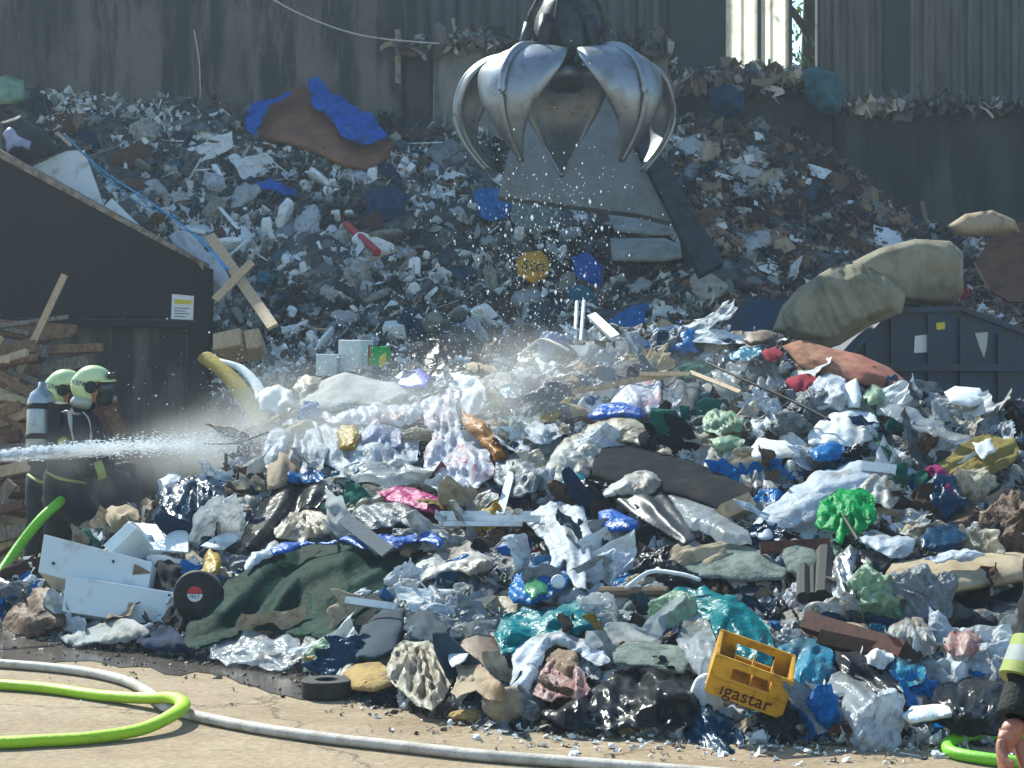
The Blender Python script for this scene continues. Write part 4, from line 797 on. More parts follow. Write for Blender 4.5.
    ('orange_cushion', 'torn orange-brown cushion behind the black ring', 'cushion', 'stone_yellow', [(343, 672), (356, 664), (380, 662), (392, 670), (392, 686), (374, 692), (352, 690)], .15, 'soft', dict(amp=.02, off=.25, ref='orange cushion')),
    ('plastic_sheeting', 'bent grey plastic panel behind the black bin liner', 'panel', 'felt', [(612, 652), (626, 642), (650, 644), (690, 648), (690, 662), (684, 674), (650, 666), (614, 664)], .06, 'soft', dict(amp=.02, off=.35, ref='bent grey panel')),
    ('foam_slab', 'long beige foam slab jutting out near the heap edge', 'foam slab', 'cloth_beige', [(880, 584), (892, 562), (925, 558), (970, 554), (1016, 552), (1040, 556), (1040, 578), (1000, 586), (960, 592), (920, 602), (896, 602)], .3, 'soft', dict(amp=.02, off=.3, jag=.01, ref='beige foam slab')),
    ('dark_fabric', 'dark pleated fabric hanging under the beige foam slab', 'fabric', 'cloth_black', [(918, 606), (960, 596), (1010, 588), (1040, 584), (1040, 640), (1000, 650), (960, 645), (930, 630)], .15, 'fold', dict(amp=.04, off=.1, ang=80, ref='dark pleated fabric')),
    ('plastic_bag', 'dusty white knotted bag among dark scraps on the lower slope', 'bag', 'film_dirty', [(886, 646), (890, 626), (905, 617), (924, 620), (936, 640), (934, 654), (910, 662), (894, 658)], .22, 'radial', dict(amp=.05, off=.3, ref='dusty knotted bag')),
    ('plastic_bag', 'clear bag with pink packets beside the dusty knotted bag', 'bag', 'film_pink', [(944, 645), (950, 632), (970, 628), (984, 640), (984, 652), (966, 656), (950, 654)], .15, 'fold', dict(amp=.03, off=.3, ang=80, ref='pink packet bag')),
    ('plastic_bag', 'milky bag stretched low beside the white slab', 'bag', 'film_clear', [(824, 690), (832, 674), (852, 670), (872, 682), (892, 700), (904, 712), (880, 726), (850, 726), (842, 710), (846, 694), (836, 696)], .15, 'fold', dict(amp=.04, off=.3, ang=30, ref='low milky bag')),
    ('black_sack', 'long shiny black sack sloping down to the white slab', 'sack', 'film_black', [(836, 650), (860, 652), (890, 672), (905, 694), (906, 706), (890, 700), (866, 682), (840, 672)], .15, 'fold', dict(amp=.05, off=.3, ang=40)),
    ('teal_cloth', 'rumpled blue cloth below the dusty knotted bag', 'cloth', 'film_cyan', [(890, 656), (912, 656), (926, 668), (922, 684), (904, 694), (896, 680)], .12, 'crease', dict(amp=.06, off=.3)),
    ('paper_wad', 'wad of crumpled white paper beside the rumpled blue cloth', 'paper wad', 'paper_white', [(864, 656), (872, 650), (890, 650), (894, 660), (884, 670), (868, 664)], .15, 'crease', dict(amp=.06, off=.35, freq=12)),
    ('black_sack', 'dark sack slumped at the heap foot near the standing firefighter', 'sack', 'film_black', [(930, 700), (940, 684), (970, 676), (1010, 680), (1040, 690), (1040, 730), (990, 736), (950, 730)], .25, 'crease', dict(amp=.07, off=.2, ref='dark slumped sack')),
    ('white_slab', 'broken white plaster slab at the foot of the heap', 'slab', 'foam_white', [(900, 716), (912, 706), (940, 704), (964, 708), (964, 716), (935, 720), (910, 724)], .12, 'soft', dict(amp=.02, off=.35, freq=6, jag=.04, ref='white plaster slab')),
    ('plastic_bag', 'peach coloured bag beside the stacked white cabinet parts', 'bag', 'film_brown', [(2, 628), (18, 604), (32, 588), (52, 586), (62, 606), (64, 626), (40, 636), (14, 636)], .25, 'crease', dict(amp=.04, off=.25, ref='peach bag')),
    ('blue_sack', 'small dark sack behind the peach bag', 'sack', 'film_navy', [(-10, 580), (2, 574), (14, 582), (18, 598), (6, 606), (-10, 606)], .15, 'soft', dict(amp=.03, off=.2)),
    ('wicker_basket', 'round woven basket behind the stacked white cabinet parts', 'basket', 'card_light', [(104, 512), (112, 505), (126, 504), (138, 510), (138, 524), (126, 530), (110, 526)], .2, 'crease', dict(amp=.05, off=.3, freq=14, ref='woven basket')),
    ('brown_bag', 'olive wrinkled bag between cabinet parts and green tarpaulin', 'bag', 'film_yellow', [(199, 572), (204, 556), (210, 548), (219, 554), (220, 570), (214, 582), (204, 580)], .12, 'fold', dict(amp=.04, off=.35, ang=80)),
    ('open_leaflet', 'white leaflet stack lying below the dark blue sack', 'leaflet', 'paper_white', [(200, 546), (216, 536), (236, 530), (240, 538), (224, 550), (206, 548)], .03, 'soft', dict(amp=.02, off=.35)),
    ('newspaper', 'crumpled newspapers spread below the stacked cabinet parts', 'newspaper', 'paper_grey', [(60, 636), (80, 628), (110, 618), (140, 624), (150, 634), (120, 642), (90, 644), (66, 644)], .04, 'crease', dict(amp=.04, off=.25, freq=8, ref='crumpled newspapers')),
    ('cloth_jeans', 'dark blue clothes trampled below the stacked cabinet parts', 'clothing', 'cloth_navy', [(136, 630), (160, 622), (178, 632), (190, 650), (172, 654), (150, 650), (136, 642)], .12, 'crease', dict(amp=.05, off=.25)),
    ('plastic_bag', 'crumpled silver-grey bag above the beige foam slab', 'bag', 'film_dirty', [(862, 478), (880, 466), (896, 474), (902, 496), (890, 510), (870, 500), (860, 490)], .15, 'crease', dict(amp=.05, off=.3)),
    ('blue_sack', 'loose navy sack above the beige foam slab', 'sack', 'film_navy', [(918, 540), (926, 526), (950, 522), (966, 532), (962, 546), (940, 552), (922, 550)], .15, 'crease', dict(amp=.05, off=.3, ref='loose navy sack')),
    ('plastic_bag', 'long milky bag lying over the beige foam slab', 'bag', 'film_white', [(922, 558), (945, 552), (975, 550), (986, 555), (960, 562), (936, 564)], .06, 'fold', dict(amp=.02, off=.62, ang=0)),
    ('bucket_ring', 'shallow white bowl on dark clothes near the right end', 'bowl', 'plastic_white', [(1012, 524), (1020, 514), (1034, 514), (1040, 526), (1030, 536), (1016, 534)], .1, 'soft', dict(amp=.0, off=.35)),
    ('black_clothes', 'heap-side black coat near the shallow white bowl', 'coat', 'cloth_black', [(986, 500), (1000, 484), (1020, 490), (1030, 510), (1016, 524), (1000, 544), (984, 530)], .15, 'crease', dict(amp=.05, off=.25)),
):
    n_, l_, c_, m_, o_, t_, s_, kw = a
    H(n_, l_, c_, m_, o_, t_, s_, **kw)

# --- cabinet parts
cb = slab('cabinet_part', 'long white cabinet box lying on top with a torn brown end', 'cabinet', 'board_white', P(44, 534, 11.9), P(152, 562, 11.8), P(38, 572, 11.8), .35, .006, ref='long white cabinet')
prism('torn_end', [(134, 564), (150, 572), (150, 584), (137, 590), (132, 578)], 11.77, .02, 'card_brown', cb)
for x, y in ((52, 562), (112, 560)): prism('screw_hole', [(x, y), (x + 2, y + .5), (x + 2, y + 3), (x, y + 2.5)], 11.8, .03, 'print_black', cb)
cb2 = slab('cabinet_part', 'white cabinet box underneath the long torn one', 'cabinet', 'board_white', P(66, 575, 11.7), P(174, 592, 11.6), P(62, 611, 11.6), .4, .006, ref='lower white cabinet')
prism('screw_hole', [(168, 594), (171, 595), (171, 598), (168, 598)], 11.59, .03, 'print_black', cb2)
slab('cabinet_part', 'open white cabinet box standing behind the long one', 'cabinet', 'board_white', P(128, 522, 12.6), P(189, 526, 12.5), P(126, 548, 12.3), .4, .006, ref='open white cabinet')
slab('drawer_side', 'narrow white drawer side leaning across the open cabinet', 'drawer side', 'board_white', P(103, 545, 12.1), P(128, 522, 12.15), P(112, 551, 12.05), .25, .004)
H('burnt_bundle', 'charred black bundle in the shade under the open cabinet', 'bundle', 'cloth_black', [(148, 558), (166, 550), (184, 552), (192, 575), (184, 590), (160, 592), (150, 574)], .15, 'crease', amp=.06, off=.2)
# round black container with emblem
c0 = PF(195, 594, .45)
pot = lathe('round_black_lid', [(.001, 0), (.085, 0), (.125, .012), (.138, .03), (.14, .06), (.13, .2), (.001, .2)], 'rubber', c0, (.05, 1, -.08), 40, True, 'round black tub end with a small red and white emblem', 'tub'); LAND.append(('round black tub', 195, 594))
fwd = Vector((.05, 1, -.08)).normalized()
def disc_part(name, m, c, r, a0, a1, parent, off):
    n = 24; ux = Vector((1, 0, 0)); ux = (ux - fwd * ux.dot(fwd)).normalized(); uy = ux.cross(fwd) * 1; uy = uy if uy.z > 0 else -uy
    V = []; 
    for k in range(n + 1):
        an = R(a0 + (a1 - a0) * k / n); V.append(c + (ux * math.cos(an) + uy * math.sin(an)) * r - fwd * off)
    V2_ = V + [v + fwd * .002 for v in V]; nn = len(V)
    Fc = [list(range(nn))[::-1], list(range(nn, 2 * nn))] + [[i, (i + 1) % nn, nn + (i + 1) % nn, nn + i] for i in range(nn)]
    return mesh_ob(name, [tuple(v) for v in V2_], Fc, m, parent)
disc_part('emblem_top', 'print_red', c0, .046, 5, 175, pot, .004); disc_part('emblem_bottom', 'print_white', c0, .046, 180, 360, pot, .004)
text('MILT', 'print_navy', c0 - fwd * .008 + Vector((0, 0, -.016)), (1, 0, 0), (0, 0, 1), .03, pot, .001)
# blue bag details
H('green_packet', 'green packet inside the bright blue bag', 'packet', 'plastic_green', [(524, 590), (534, 576), (546, 584), (548, 594), (532, 600)], .06, 'crease', off=.55, amp=.02, cover=False)
lathe('jar_lid_disc', [(.001, 0), (.036, 0), (.04, .006), (.04, .02), (.001, .02)], 'plastic_white', PF(558, 581, .55), (.1, 1, -.5), 24, True, 'round white jar lid on the bright blue bag', 'lid')
# turquoise sack red tie
# --- crate (beer crate)
def crate():
    d = float(DF(752, 690)) - .62
    A, B, C = P(716, 654, d), P(794, 682, d - .03), P(704, 692, d + .06)
    u, v = B - A, C - A; nrm = u.cross(v).normalized(); nrm = nrm if nrm.y > 0 else -nrm
    root = empty('beer_crate', (A + B + v + v) / 3, 'yellow plastic bottle crate lying tilted at the foot of the heap', 'crate')
    LAND.append(('yellow crate', 752, 690)); COVER.append((700, 650, 800, 725, np.array([(712, 650), (800, 680), (786, 724), (704, 700)], float)))
    L_, Hh, Dp = u.length, v.length, .27; un, vn = u.normalized(), v.normalized()
    def panel(name, o, ux, uy, lx, ly, t, n, hole=None, m='plastic_yellow'):
        bm = bmesh.new(); xs = [0, lx] if not hole else [0, hole[0], hole[2], lx]; ys = [0, ly] if not hole else [0, hole[1], hole[3], ly]
        g_ = {}
        for s_ in (0, 1):
            for i, x in enumerate(xs):
                for j, y in enumerate(ys): g_[s_, i, j] = bm.verts.new(o + ux * x + uy * y + n * t * s_)
        nx_, ny_ = len(xs), len(ys)
        def q(*ks): 
            try: bm.faces.new([g_[k] for k in ks])
            except ValueError: pass
        for i in range(nx_ - 1):
            for j in range(ny_ - 1):
                if hole and i == 1 and j == 1: 
                    q((0, 1, 1), (0, 2, 1), (1, 2, 1), (1, 1, 1)); q((0, 2, 1), (0, 2, 2), (1, 2, 2), (1, 2, 1)); q((0, 2, 2), (0, 1, 2), (1, 1, 2), (1, 2, 2)); q((0, 1, 2), (0, 1, 1), (1, 1, 1), (1, 1, 2)); continue
                for s_ in (0, 1): q((s_, i, j), (s_, i + 1, j), (s_, i + 1, j + 1), (s_, i, j + 1))
        for i in range(nx_ - 1):
            for j in (0, ny_ - 1): q((0, i, j), (0, i + 1, j), (1, i + 1, j), (1, i, j))
        for j in range(ny_ - 1):
            for i in (0, nx_ - 1): q((0, i, j), (0, i, j + 1), (1, i, j + 1), (1, i, j))
        bmesh.ops.recalc_face_normals(bm, faces=bm.faces[:]); bmesh.ops.bevel(bm, geom=[e for e in bm.edges if e.calc_face_angle(0) > .5], offset=.004, segments=2, affect='EDGES')
        return bm_ob(name, bm, m, root)
    t = .018
    fr = panel('front_panel', A, un, vn, L_, Hh, t, nrm, (L_ * .25, Hh * .2, L_ * .76, Hh * .5))
    panel('back_panel', A + nrm * Dp, un, vn, L_, Hh, t, nrm, (L_ * .25, Hh * .2, L_ * .76, Hh * .5))
    panel('side_panel', A + nrm * t, vn, nrm, Hh, Dp - t, t, un); panel('side_panel', A + un * (L_ - t) + nrm * t, vn, nrm, Hh, Dp - t, t, un)
    panel('crate_floor', A + un * t + vn * (Hh - t) + nrm * t, un, nrm, L_ - 2 * t, Dp - t, t * .8, vn)
    for k in (1, 2, 3): panel('divider', A + un * (L_ * k / 4) + nrm * t + vn * .05, vn, nrm, Hh - .08, Dp - t, .006, un)
    panel('rim_bar', A - nrm * .012 + vn * (Hh * .55), un, vn, L_, .012, .011, nrm)
    text('ıgastar', 'print_brown', A + un * L_ * .5 + vn * Hh * .77 - nrm * .004, un, -vn, .092, fr, .002)
crate()
# --- posts, laths, pipes (front)
def LF_(px0, py0, px1, py1, r, w_, m, label, name='white_lath', cat='lath', off=.45, off2=None, ref=None):
    return rod(name, label, cat, m, PF(px0, py0, off), PF(px1, py1, off2 if off2 is not None else off), r, w_, ref=ref)
LF_(440, 514, 530, 514, .008, .035, 'lath_white', 'upper white lath of three below the magenta cushion', ref='three white laths')
LF_(448, 518, 540, 519, .008, .04, 'lath_white', 'middle white lath of three below the magenta cushion')
LF_(444, 524, 522, 524, .008, .03, 'lath_white', 'lowest white lath of three below the magenta cushion')
LF_(500, 514, 513, 466, .008, .05, 'lath_white', 'upright white lath standing near the teal rag', off=.5, off2=.3, ref='upright white lath')
LF_(346, 600, 396, 607, .01, .04, 'lath_white', 'white lath end sticking out of the green tarpaulin', off=.6, off2=.5)
LF_(343, 518, 388, 552, .006, .09, 'steel_perforated', 'perforated metal strip lying on the green tarpaulin', 'metal_strip', 'metal strip', off=.7, off2=.65)
LF_(575, 340, 577, 302, .015, None, 'lath_white', 'first of two white tubes standing upright on the crest', 'white_tube', 'tube', off=.3, ref='two upright white tubes')
LF_(581, 341, 584, 301, .015, None, 'lath_white', 'second of two white tubes standing upright on the crest', 'white_tube', 'tube', off=.3)
LF_(592, 316, 616, 338, .02, .07, 'lath_white', 'white channel profile leaning beside the upright tubes', 'channel_profile', 'profile', off=.3)
LF_(572, 392, 680, 372, .006, .04, 'wood_light', 'long thin pale strip edging the dusty sack', 'thin_strip', 'strip', off=.4, off2=.3)
LF_(640, 374, 690, 374, .006, .03, 'wood_light', 'thin bent reed running across the crest', 'thin_strip', 'strip', off=.4)
LF_(690, 372, 740, 392, .006, .03, 'wood_light', 'thin reed sloping below the crest', 'thin_strip', 'strip', off=.4)
LF_(803, 598, 803, 568, .035, None, 'rubber', 'short dark post standing before the silver foil', 'dark_post', 'post', off=.35, ref='dark posts')
LF_(812, 598, 812, 562, .035, None, 'rubber', 'middle dark post of three by the silver foil', 'dark_post', 'post', off=.3)
LF_(822, 598, 825, 552, .05, None, 'rubber', 'thick dark post touching the silver foil', 'dark_post', 'post', off=.3)
LF_(806, 622, 905, 652, .04, .09, 'wood_red', 'charred dark beam lying above the clear blue bag', 'charred_beam', 'beam', off=.35, ref='charred beam')
LF_(820, 638, 920, 660, .03, .07, 'card_dark', 'second charred beam just under the first', 'charred_beam', 'beam', off=.3)
LF_(796, 726, 872, 733, .03, None, 'wood_red', 'round brown pole lying along the heap foot', 'round_pole', 'pole', off=.15)
LF_(722, 514, 750, 502, .05, .09, 'wood_light', 'squared timber end jutting beside the dark rolled carpet', 'timber_end', 'timber', off=.35)
LF_(760, 548, 830, 544, .02, .06, 'wood_red', 'dark wooden batten under the white woven sheet', 'batten', 'batten', off=.35)
LF_(862, 466, 896, 470, .012, .06, 'lath_white', 'white plank on the slope beside the magenta top', 'white_plank', 'plank', off=.4)
LF_(842, 514, 858, 540, .01, None, 'rubber', 'bent dark wire in front of the bright green bag', 'bent_wire', 'wire', off=.5)
LF_(600, 592, 668, 592, .03, None, 'card_brown', 'brown cardboard tube beside the domed turquoise sack', 'cardboard_tube', 'tube', off=.3)
tube('black_cable', 'thin dark cable running down over the white shirt bundle', 'cable', 'rubber', [PF(706, 362, .45), PF(740, 378, .5), PF(790, 400, .5), PF(830, 420, .5)], .009, seg=6)
tube('pale_rope', 'pale rope looping over the cream rubbish at the crest', 'rope', 'hose_white', [PF(520, 356, .4), PF(540, 340, .5), PF(556, 344, .5), PF(570, 352, .4)], .014, seg=6)
tube('clear_hoop', 'curved white hoop over the open packet below the grey-green mat', 'hoop', 'plastic_white', [PF(626, 588, .4), PF(650, 572, .5), PF(680, 574, .5), PF(700, 580, .45)], .012, seg=8)
tube('thin_stalk', 'dry stalk sticking out beside the water jet', 'stalk', 'wood_grey', [PF(205, 458, .4) + Vector((0, 0, .1)), PF(235, 450, .4) + Vector((0, 0, .05)), PF(268, 432, .5)], .009, seg=6)
# low things at the foot
rg = lathe('black_ring', [(.06, 0), (.125, 0), (.13, .01), (.13, .085), (.125, .09), (.06, .09), (.055, .08), (.055, .01), (.06, 0)], 'rubber', PG(327, 697), (0, 0, 1), 36, False, 'flat black rubber ring lying on the sunlit yard edge', 'ring'); LAND.append(('black rubber ring', 327, 686))
lathe('glass_bottle', [(.001, 0), (.034, 0), (.036, .02), (.036, .11), (.016, .15), (.014, .19), (.016, .2), (.001, .2)], 'plastic_green', PG(876, 736, .035), (1, .1, .02), 20, True, 'green glass bottle lying at the foot of the heap', 'bottle'); LAND.append(('green bottle', 890, 733))
def rock(name, label, cat, m, c, size, seed, ref=None):
    bm = bmesh.new(); bmesh.ops.create_icosphere(bm, subdivisions=4, radius=1); p = np.array([tuple(v.co) for v in bm.verts]); n = crease(p, seed, 14, .7)
    for v, k in zip(bm.verts, n):
        v.co = Vector(c) + Vector((v.co.x * size[0], v.co.y * size[1], v.co.z * size[2])) * (1 + .16 * float(k))
    o = bm_ob(name, bm, m, None); tag(o, label, cat)
    if ref: LAND.append((ref, 512 + F * c[0] / c[1], 360 - F * (c[2] - EYE) / c[1]))
    return o
rock('stone', 'pale rounded stone at the heap foot beside the black bin liner', 'stone', 'stone', PG(508, 724, .08), (.11, .1, .09), 5, 'pale rounded stone')
rock('brick_fragment', 'small yellowish brick fragment beside the pale rounded stone', 'brick', 'stone_yellow', PG(469, 722, .03), (.08, .06, .03), 8)
rock('stone', 'broken stone under the edge of the black bin liner', 'stone', 'stone', PG(646, 728, .05), (.07, .06, .05), 9)
rock('stone', 'greyish stone lump near the green bottle', 'stone', 'stone_yellow', PG(922, 734, .06), (.08, .07, .06), 12)
rock('polystyrene_lump', 'white polystyrene lump beside the green bottle', 'polystyrene', 'foam_white', PG(844, 732, .05), (.1, .07, .05), 14)
rock('polystyrene_lump', 'white polystyrene lump under the lettered crate side', 'polystyrene', 'foam_white', PG(766, 728, .07), (.09, .07, .08), 15)
rock('polystyrene_lump', 'white foam wedge leaning before the yellow crate corner', 'polystyrene', 'foam_white', PG(706, 728, .14), (.08, .06, .12), 16)
# grapple
GD = 17.6; G0 = P(567, 60, GD)
def grapple():
    root = empty('grapple_grab', G0, 'big steel orange peel grab hanging open over the rubbish', 'grab'); LAND.append(('steel grab', 567, 90))
    cx, cy = G0.x, GD
    z = lambda py: wz(py, GD)
    def ring(name, prof, seg, m='steel_dark'): lathe(name, prof, m, (cx, cy, 0), (0, 0, 1), seg, parent=root)
    ring('hub_housing', [(.001, z(60)), (.26, z(60)), (.34, z(56)), (.36, z(48)), (.30, z(18)), (.24, z(6)), (.2, z(-4)), (.001, z(-4))], 8)
    ring('rotator', [(.001, z(-4.2)), (.16, z(-4.2)), (.17, z(-14)), (.13, z(-24)), (.001, z(-24))], 24, 'steel_worn')
    ring('center_column', [(.001, z(92)), (.12, z(92)), (.16, z(86)), (.14, z(61)), (.001, z(61))], 16)
    ring('lower_plate', [(.001, z(84)), (.3, z(82)), (.33, z(76)), (.3, z(70)), (.001, z(68))], 24, 'steel_worn')
    rod('boom_link', None, None, 'steel_dark', (cx, cy, z(-22)), (cx + .05, cy + .1, z(-120)), .12, parent=root)
    for sx_ in (-.16, -.05, .14):
        tube('hydraulic_hose', None, None, 'rubber', [(cx + sx_, cy - .22, z(-30)), (cx + sx_ * 1.6, cy - .4, z(4)), (cx + sx_ * 2.2, cy - .46, z(30)), (cx + sx_ * 1.5, cy - .3, z(58))], .022, seg=8, parent=root, res=6)
    for k in range(10):
        a_ = 2 * math.pi * k / 10; rod('pin', None, None, 'steel_worn', (cx + .37 * math.cos(a_), cy + .37 * math.sin(a_), z(62)), (cx + .46 * math.cos(a_), cy + .46 * math.sin(a_), z(62)), .035, parent=root, seg=10)
    for k in range(5):
        az = R(90 + 72 * k + 2); rad = Vector((math.cos(az), math.sin(az), 0)); tan = Vector((-math.sin(az), math.cos(az), 0))
        # shell profile in (r, z)
        pr = [(.30, z(66)), (.50, z(56)), (.72, z(58)), (.92, z(72)), (1.02, z(94)), (1.03, z(118)), (.93, z(143)), (.74, z(168))]
        wd = [.20, .36, .60, .70, .58, .38, .19, .02]
        nS, nW = 28, 12; V = []
        for i in range(nS + 1):
            t = i / nS * (len(pr) - 1); j = min(int(t), len(pr) - 2); f_ = t - j; f2 = f_
            def cr(a):
                p0, p1, p2, p3 = a[max(j - 1, 0)], a[j], a[j + 1], a[min(j + 2, len(a) - 1)]
                return .5 * (2 * p1 + (p2 - p0) * f2 + (2 * p0 - 5 * p1 + 4 * p2 - p3) * f2 ** 2 + (-p0 + 3 * p1 - 3 * p2 + p3) * f2 ** 3)
            r_, z_, w_ = cr([q[0] for q in pr]), cr([q[1] for q in pr]), max(cr(wd), .015)
            for m_ in range(nW + 1):
                s_ = m_ / nW * 2 - 1; inn = .14 * w_ / .6 * s_ * s_
                V.append(Vector((cx, cy, 0)) + rad * (r_ - inn) + tan * (s_ * w_ * .62) + Vector((0, 0, z_ - inn * .3)))
        Fc = [(i * (nW + 1) + m_, i * (nW + 1) + m_ + 1, (i + 1) * (nW + 1) + m_ + 1, (i + 1) * (nW + 1) + m_) for i in range(nS) for m_ in range(nW)]
        o = mesh_ob('tine', [tuple(v) for v in V], Fc, 'steel_worn', root, smooth=True)
        md = o.modifiers.new('thickness', 'SOLIDIFY'); md.thickness = .03; md.offset = 0
        pts = [Vector((cx, cy, 0)) + rad * (a + .035) + Vector((0, 0, b)) for a, b in pr]
        tube('spine', None, None, 'steel_worn', pts, lambda t: .055 * (1 - .65 * t), seg=10, parent=o, res=5)
        pts = [(cx, cy, 0) + rad * .22 + Vector((0, 0, z(40)))] if False else [Vector((cx, cy, 0)) + rad * .34 + Vector((0, 0, z(22))), Vector((cx, cy, 0)) + rad * .42 + Vector((0, 0, z(54)))]
        tube('cylinder', None, None, 'steel_dark', pts, .07, seg=12, parent=root, res=2)
grapple()
# ------------------------------------------------------------------ people
def skinned(name, joints, bones, m, parent=None, sub=2, root=0):
    """joints: list of (point, rx, ry); bones: index pairs; one continuous surface"""
    me = bpy.data.meshes.new(name); base = Vector(joints[root][0])
    me.from_pydata([tuple(Vector(j[0]) - base) for j in joints], bones, []); me.update()
    o = bpy.data.objects.new(name, me); COL.objects.link(o); o.location = base; me.materials.append(M[m])
    sk_ = o.modifiers.new('skin', 'SKIN'); sk_.use_smooth_shade = True; sk_.branch_smoothing = .4
    for i, (p, rx, ry) in enumerate(joints):
        v = me.skin_vertices[0].data[i]; v.radius = (rx, ry); v.use_root = (i == root)
    s_ = o.modifiers.new('sub', 'SUBSURF'); s_.levels = sub; s_.render_levels = sub
    if parent: attach(o, parent)
    return o
def hand(parent, wrist, fdir, palm_n, m='skin', s=1.0, curl=1.1, side=1):
    """palm + five separate bent fingers. fdir: wrist -> fingers, palm_n: palm normal (fingers curl towards it)"""
    w_, f, n = Vector(wrist), Vector(fdir).normalized(), Vector(palm_n); n = (n - f * n.dot(f)).normalized(); a = f.cross(n).normalized() * side
    J = [(w_, .026 * s, .022 * s), (w_ + f * .03 * s, .024 * s, .018 * s)]; B = [(0, 1)]
    for k_, o_ in enumerate((-.029, -.01, .01, .028)): J.append((w_ + f * .08 * s + a * o_ * s, .0135 * s, .0125 * s)); B.append((1, 2 + k_))
    for k_, o_ in enumerate((-.02, 0, .02)): J.append((w_ + f * .055 * s + a * o_ * s, .016 * s, .014 * s)); B.append((1, 6 + k_))
    skinned('palm', J, B, m, parent, 2)
    for k, (off_, ln) in enumerate(((-.031, .078), (-.011, .09), (.010, .086), (.030, .068))):
        p = w_ + f * .075 * s + a * off_ * s; J = [(p, .0105 * s, .0105 * s)]; ang = .1
        for q, l in enumerate((.35 * 1.25, .36, .29)):
            ang += curl * (.35 if q == 0 else .75); p = p + (f * math.cos(ang) + n * math.sin(ang)) * ln * l * s; J.append((p, (.0102 - .0012 * q) * s, (.0098 - .0012 * q) * s))
        skinned('finger', J, [(0, 1), (1, 2), (2, 3)], m, parent, 2)
    p = w_ + f * .025 * s - a * .03 * s; J = [(p, .014 * s, .013 * s)]
    for dx, dn in ((.028, .018), (.026, .024), (.016, .022)):
        p = p + (f * dx * .9 - a * .012 + n * dn) * s; J.append((p, .0115 * s, .0105 * s))
    skinned('thumb', J, [(0, 1), (1, 2), (2, 3)], m, parent, 2)
D1 = 14.0
def firefighter(D1, ox, oy, label, ref, hx, blk=1.0, tank=True):
    def Q(px, py, dd=0): return P(px + ox, py + oy, D1 + dd)
    pel = Q(62, 492)
    J = [(pel, .17, .15),                                   #0 pelvis
         (Q(64, 468), .16, .14), (Q(68, 442), .18, .15), (Q(76, 418), .17, .13), (Q(83, 407), .075, .07), (Q(88, 398), .07, .07),   #1-5 spine/neck
         (Q(74, 421, -.17), .085, .085), (Q(76, 452, -.24), .075, .075), (Q(84, 474, -.27), .062, .062), (Q(101, 468, -.25), .052, .05), (Q(110, 466, -.22), .045, .042),    #6-10 near arm (towards the camera)
         (Q(84, 420, .17), .085, .085), (Q(96, 446, .22), .07, .07), (Q(112, 460, .16), .055, .055), (Q(118, 464, .1), .045, .04), #11-14 far arm
         (Q(64, 504, -.12), .13, .13), (Q(88, 520, -.18), .11, .11), (Q(82, 545, -.18), .085, .085), (Q(74, 578, -.18), .065, .065), (Q(70, 588, -.2), .06, .05), (Q(86, 591, -.26), .055, .04), #15-20 near leg
         (Q(58, 504, .12), .13, .13), (Q(60, 530, .18), .11, .11), (Q(50, 556, .16), .085, .085), (Q(40, 584, .16), .065, .065), (Q(38, 590, .16), .06, .05), (Q(52, 592, .12), .055, .04)]
    B = [(0, 1), (1, 2), (2, 3), (3, 4), (4, 5), (3, 6), (6, 7), (7, 8), (8, 9), (9, 10), (3, 11), (11, 12), (12, 13), (13, 14), (0, 15), (15, 16), (16, 17), (17, 18), (18, 19), (19, 20), (0, 21), (21, 22), (22, 23), (23, 24), (24, 25), (25, 26)]
    J = [(p, a * blk, b * blk) if i not in (4, 5) else (p, a, b) for i, (p, a, b) in enumerate(J)]
    body = skinned('person', J, B, 'suit', None, 2)
    md = body.modifiers.new('folds', 'DISPLACE'); tx = bpy.data.textures.new('folds', 'CLOUDS'); tx.noise_scale = .1; md.texture = tx; md.strength = .05; md.mid_level = .5
    tag(body, label, 'firefighter')
    LAND.append(ref)
    hc = Q(hx, 387)
    def ell(name, c, r, m, axis=None, seed=None, cut=None):
        bm = bmesh.new(); bmesh.ops.create_uvsphere(bm, u_segments=32, v_segments=20, radius=1)
        if cut: bmesh.ops.delete(bm, geom=[v for v in bm.verts if cut(v.co)], context='VERTS')
        for v in bm.verts:
            q = Vector((v.co.x * r[0], v.co.y * r[1], v.co.z * r[2])); q.rotate(Euler((0, R(axis or 0), 0))); v.co = Vector(c) + q
        o = bm_ob(name, bm, m, body, True)
        if cut: md = o.modifiers.new('t', 'SOLIDIFY'); md.thickness = .006
        return o
    # head with face turned towards +x (the spray)
    bm = bmesh.new(); bmesh.ops.create_uvsphere(bm, u_segments=32, v_segments=24, radius=1)
    for v in bm.verts:
        x, y, z_ = v.co; q = Vector((x * .105, y * .078, z_ * .125))
        if x > 0 and z_ < 0: q.x *= 1 + .12 * z_
        nose = math.exp(-((y / .16) ** 2 + ((z_ + .12) / .2) ** 2)) * (x > 0); q.x += .022 * nose
        eye = math.exp(-(((abs(y) - .38) / .14) ** 2 + ((z_ - .08) / .1) ** 2)) * (x > 0); q.x -= .01 * eye
        v.co = hc + q
    bm_ob('head', bm, 'skin', body, True)
    ell('helmet_shell', hc + Vector((-.015, 0, .035)), (.145, .115, .125), 'helmet', -6, cut=lambda c: c.z < -.12 and c.x > -.2 or c.z < -.5)
    ell('helmet_rear', hc + Vector((-.07, 0, .0)), (.105, .11, .12), 'helmet', -25, cut=lambda c: c.x > .35)
    tube('brim', None, None, 'helmet', [hc + Vector((.06, -.115, .045)), hc + Vector((.125, -.08, .045)), hc + Vector((.142, 0, .045)), hc + Vector((.125, .08, .045)), hc + Vector((.06, .115, .045))], .009, parent=body, seg=8)
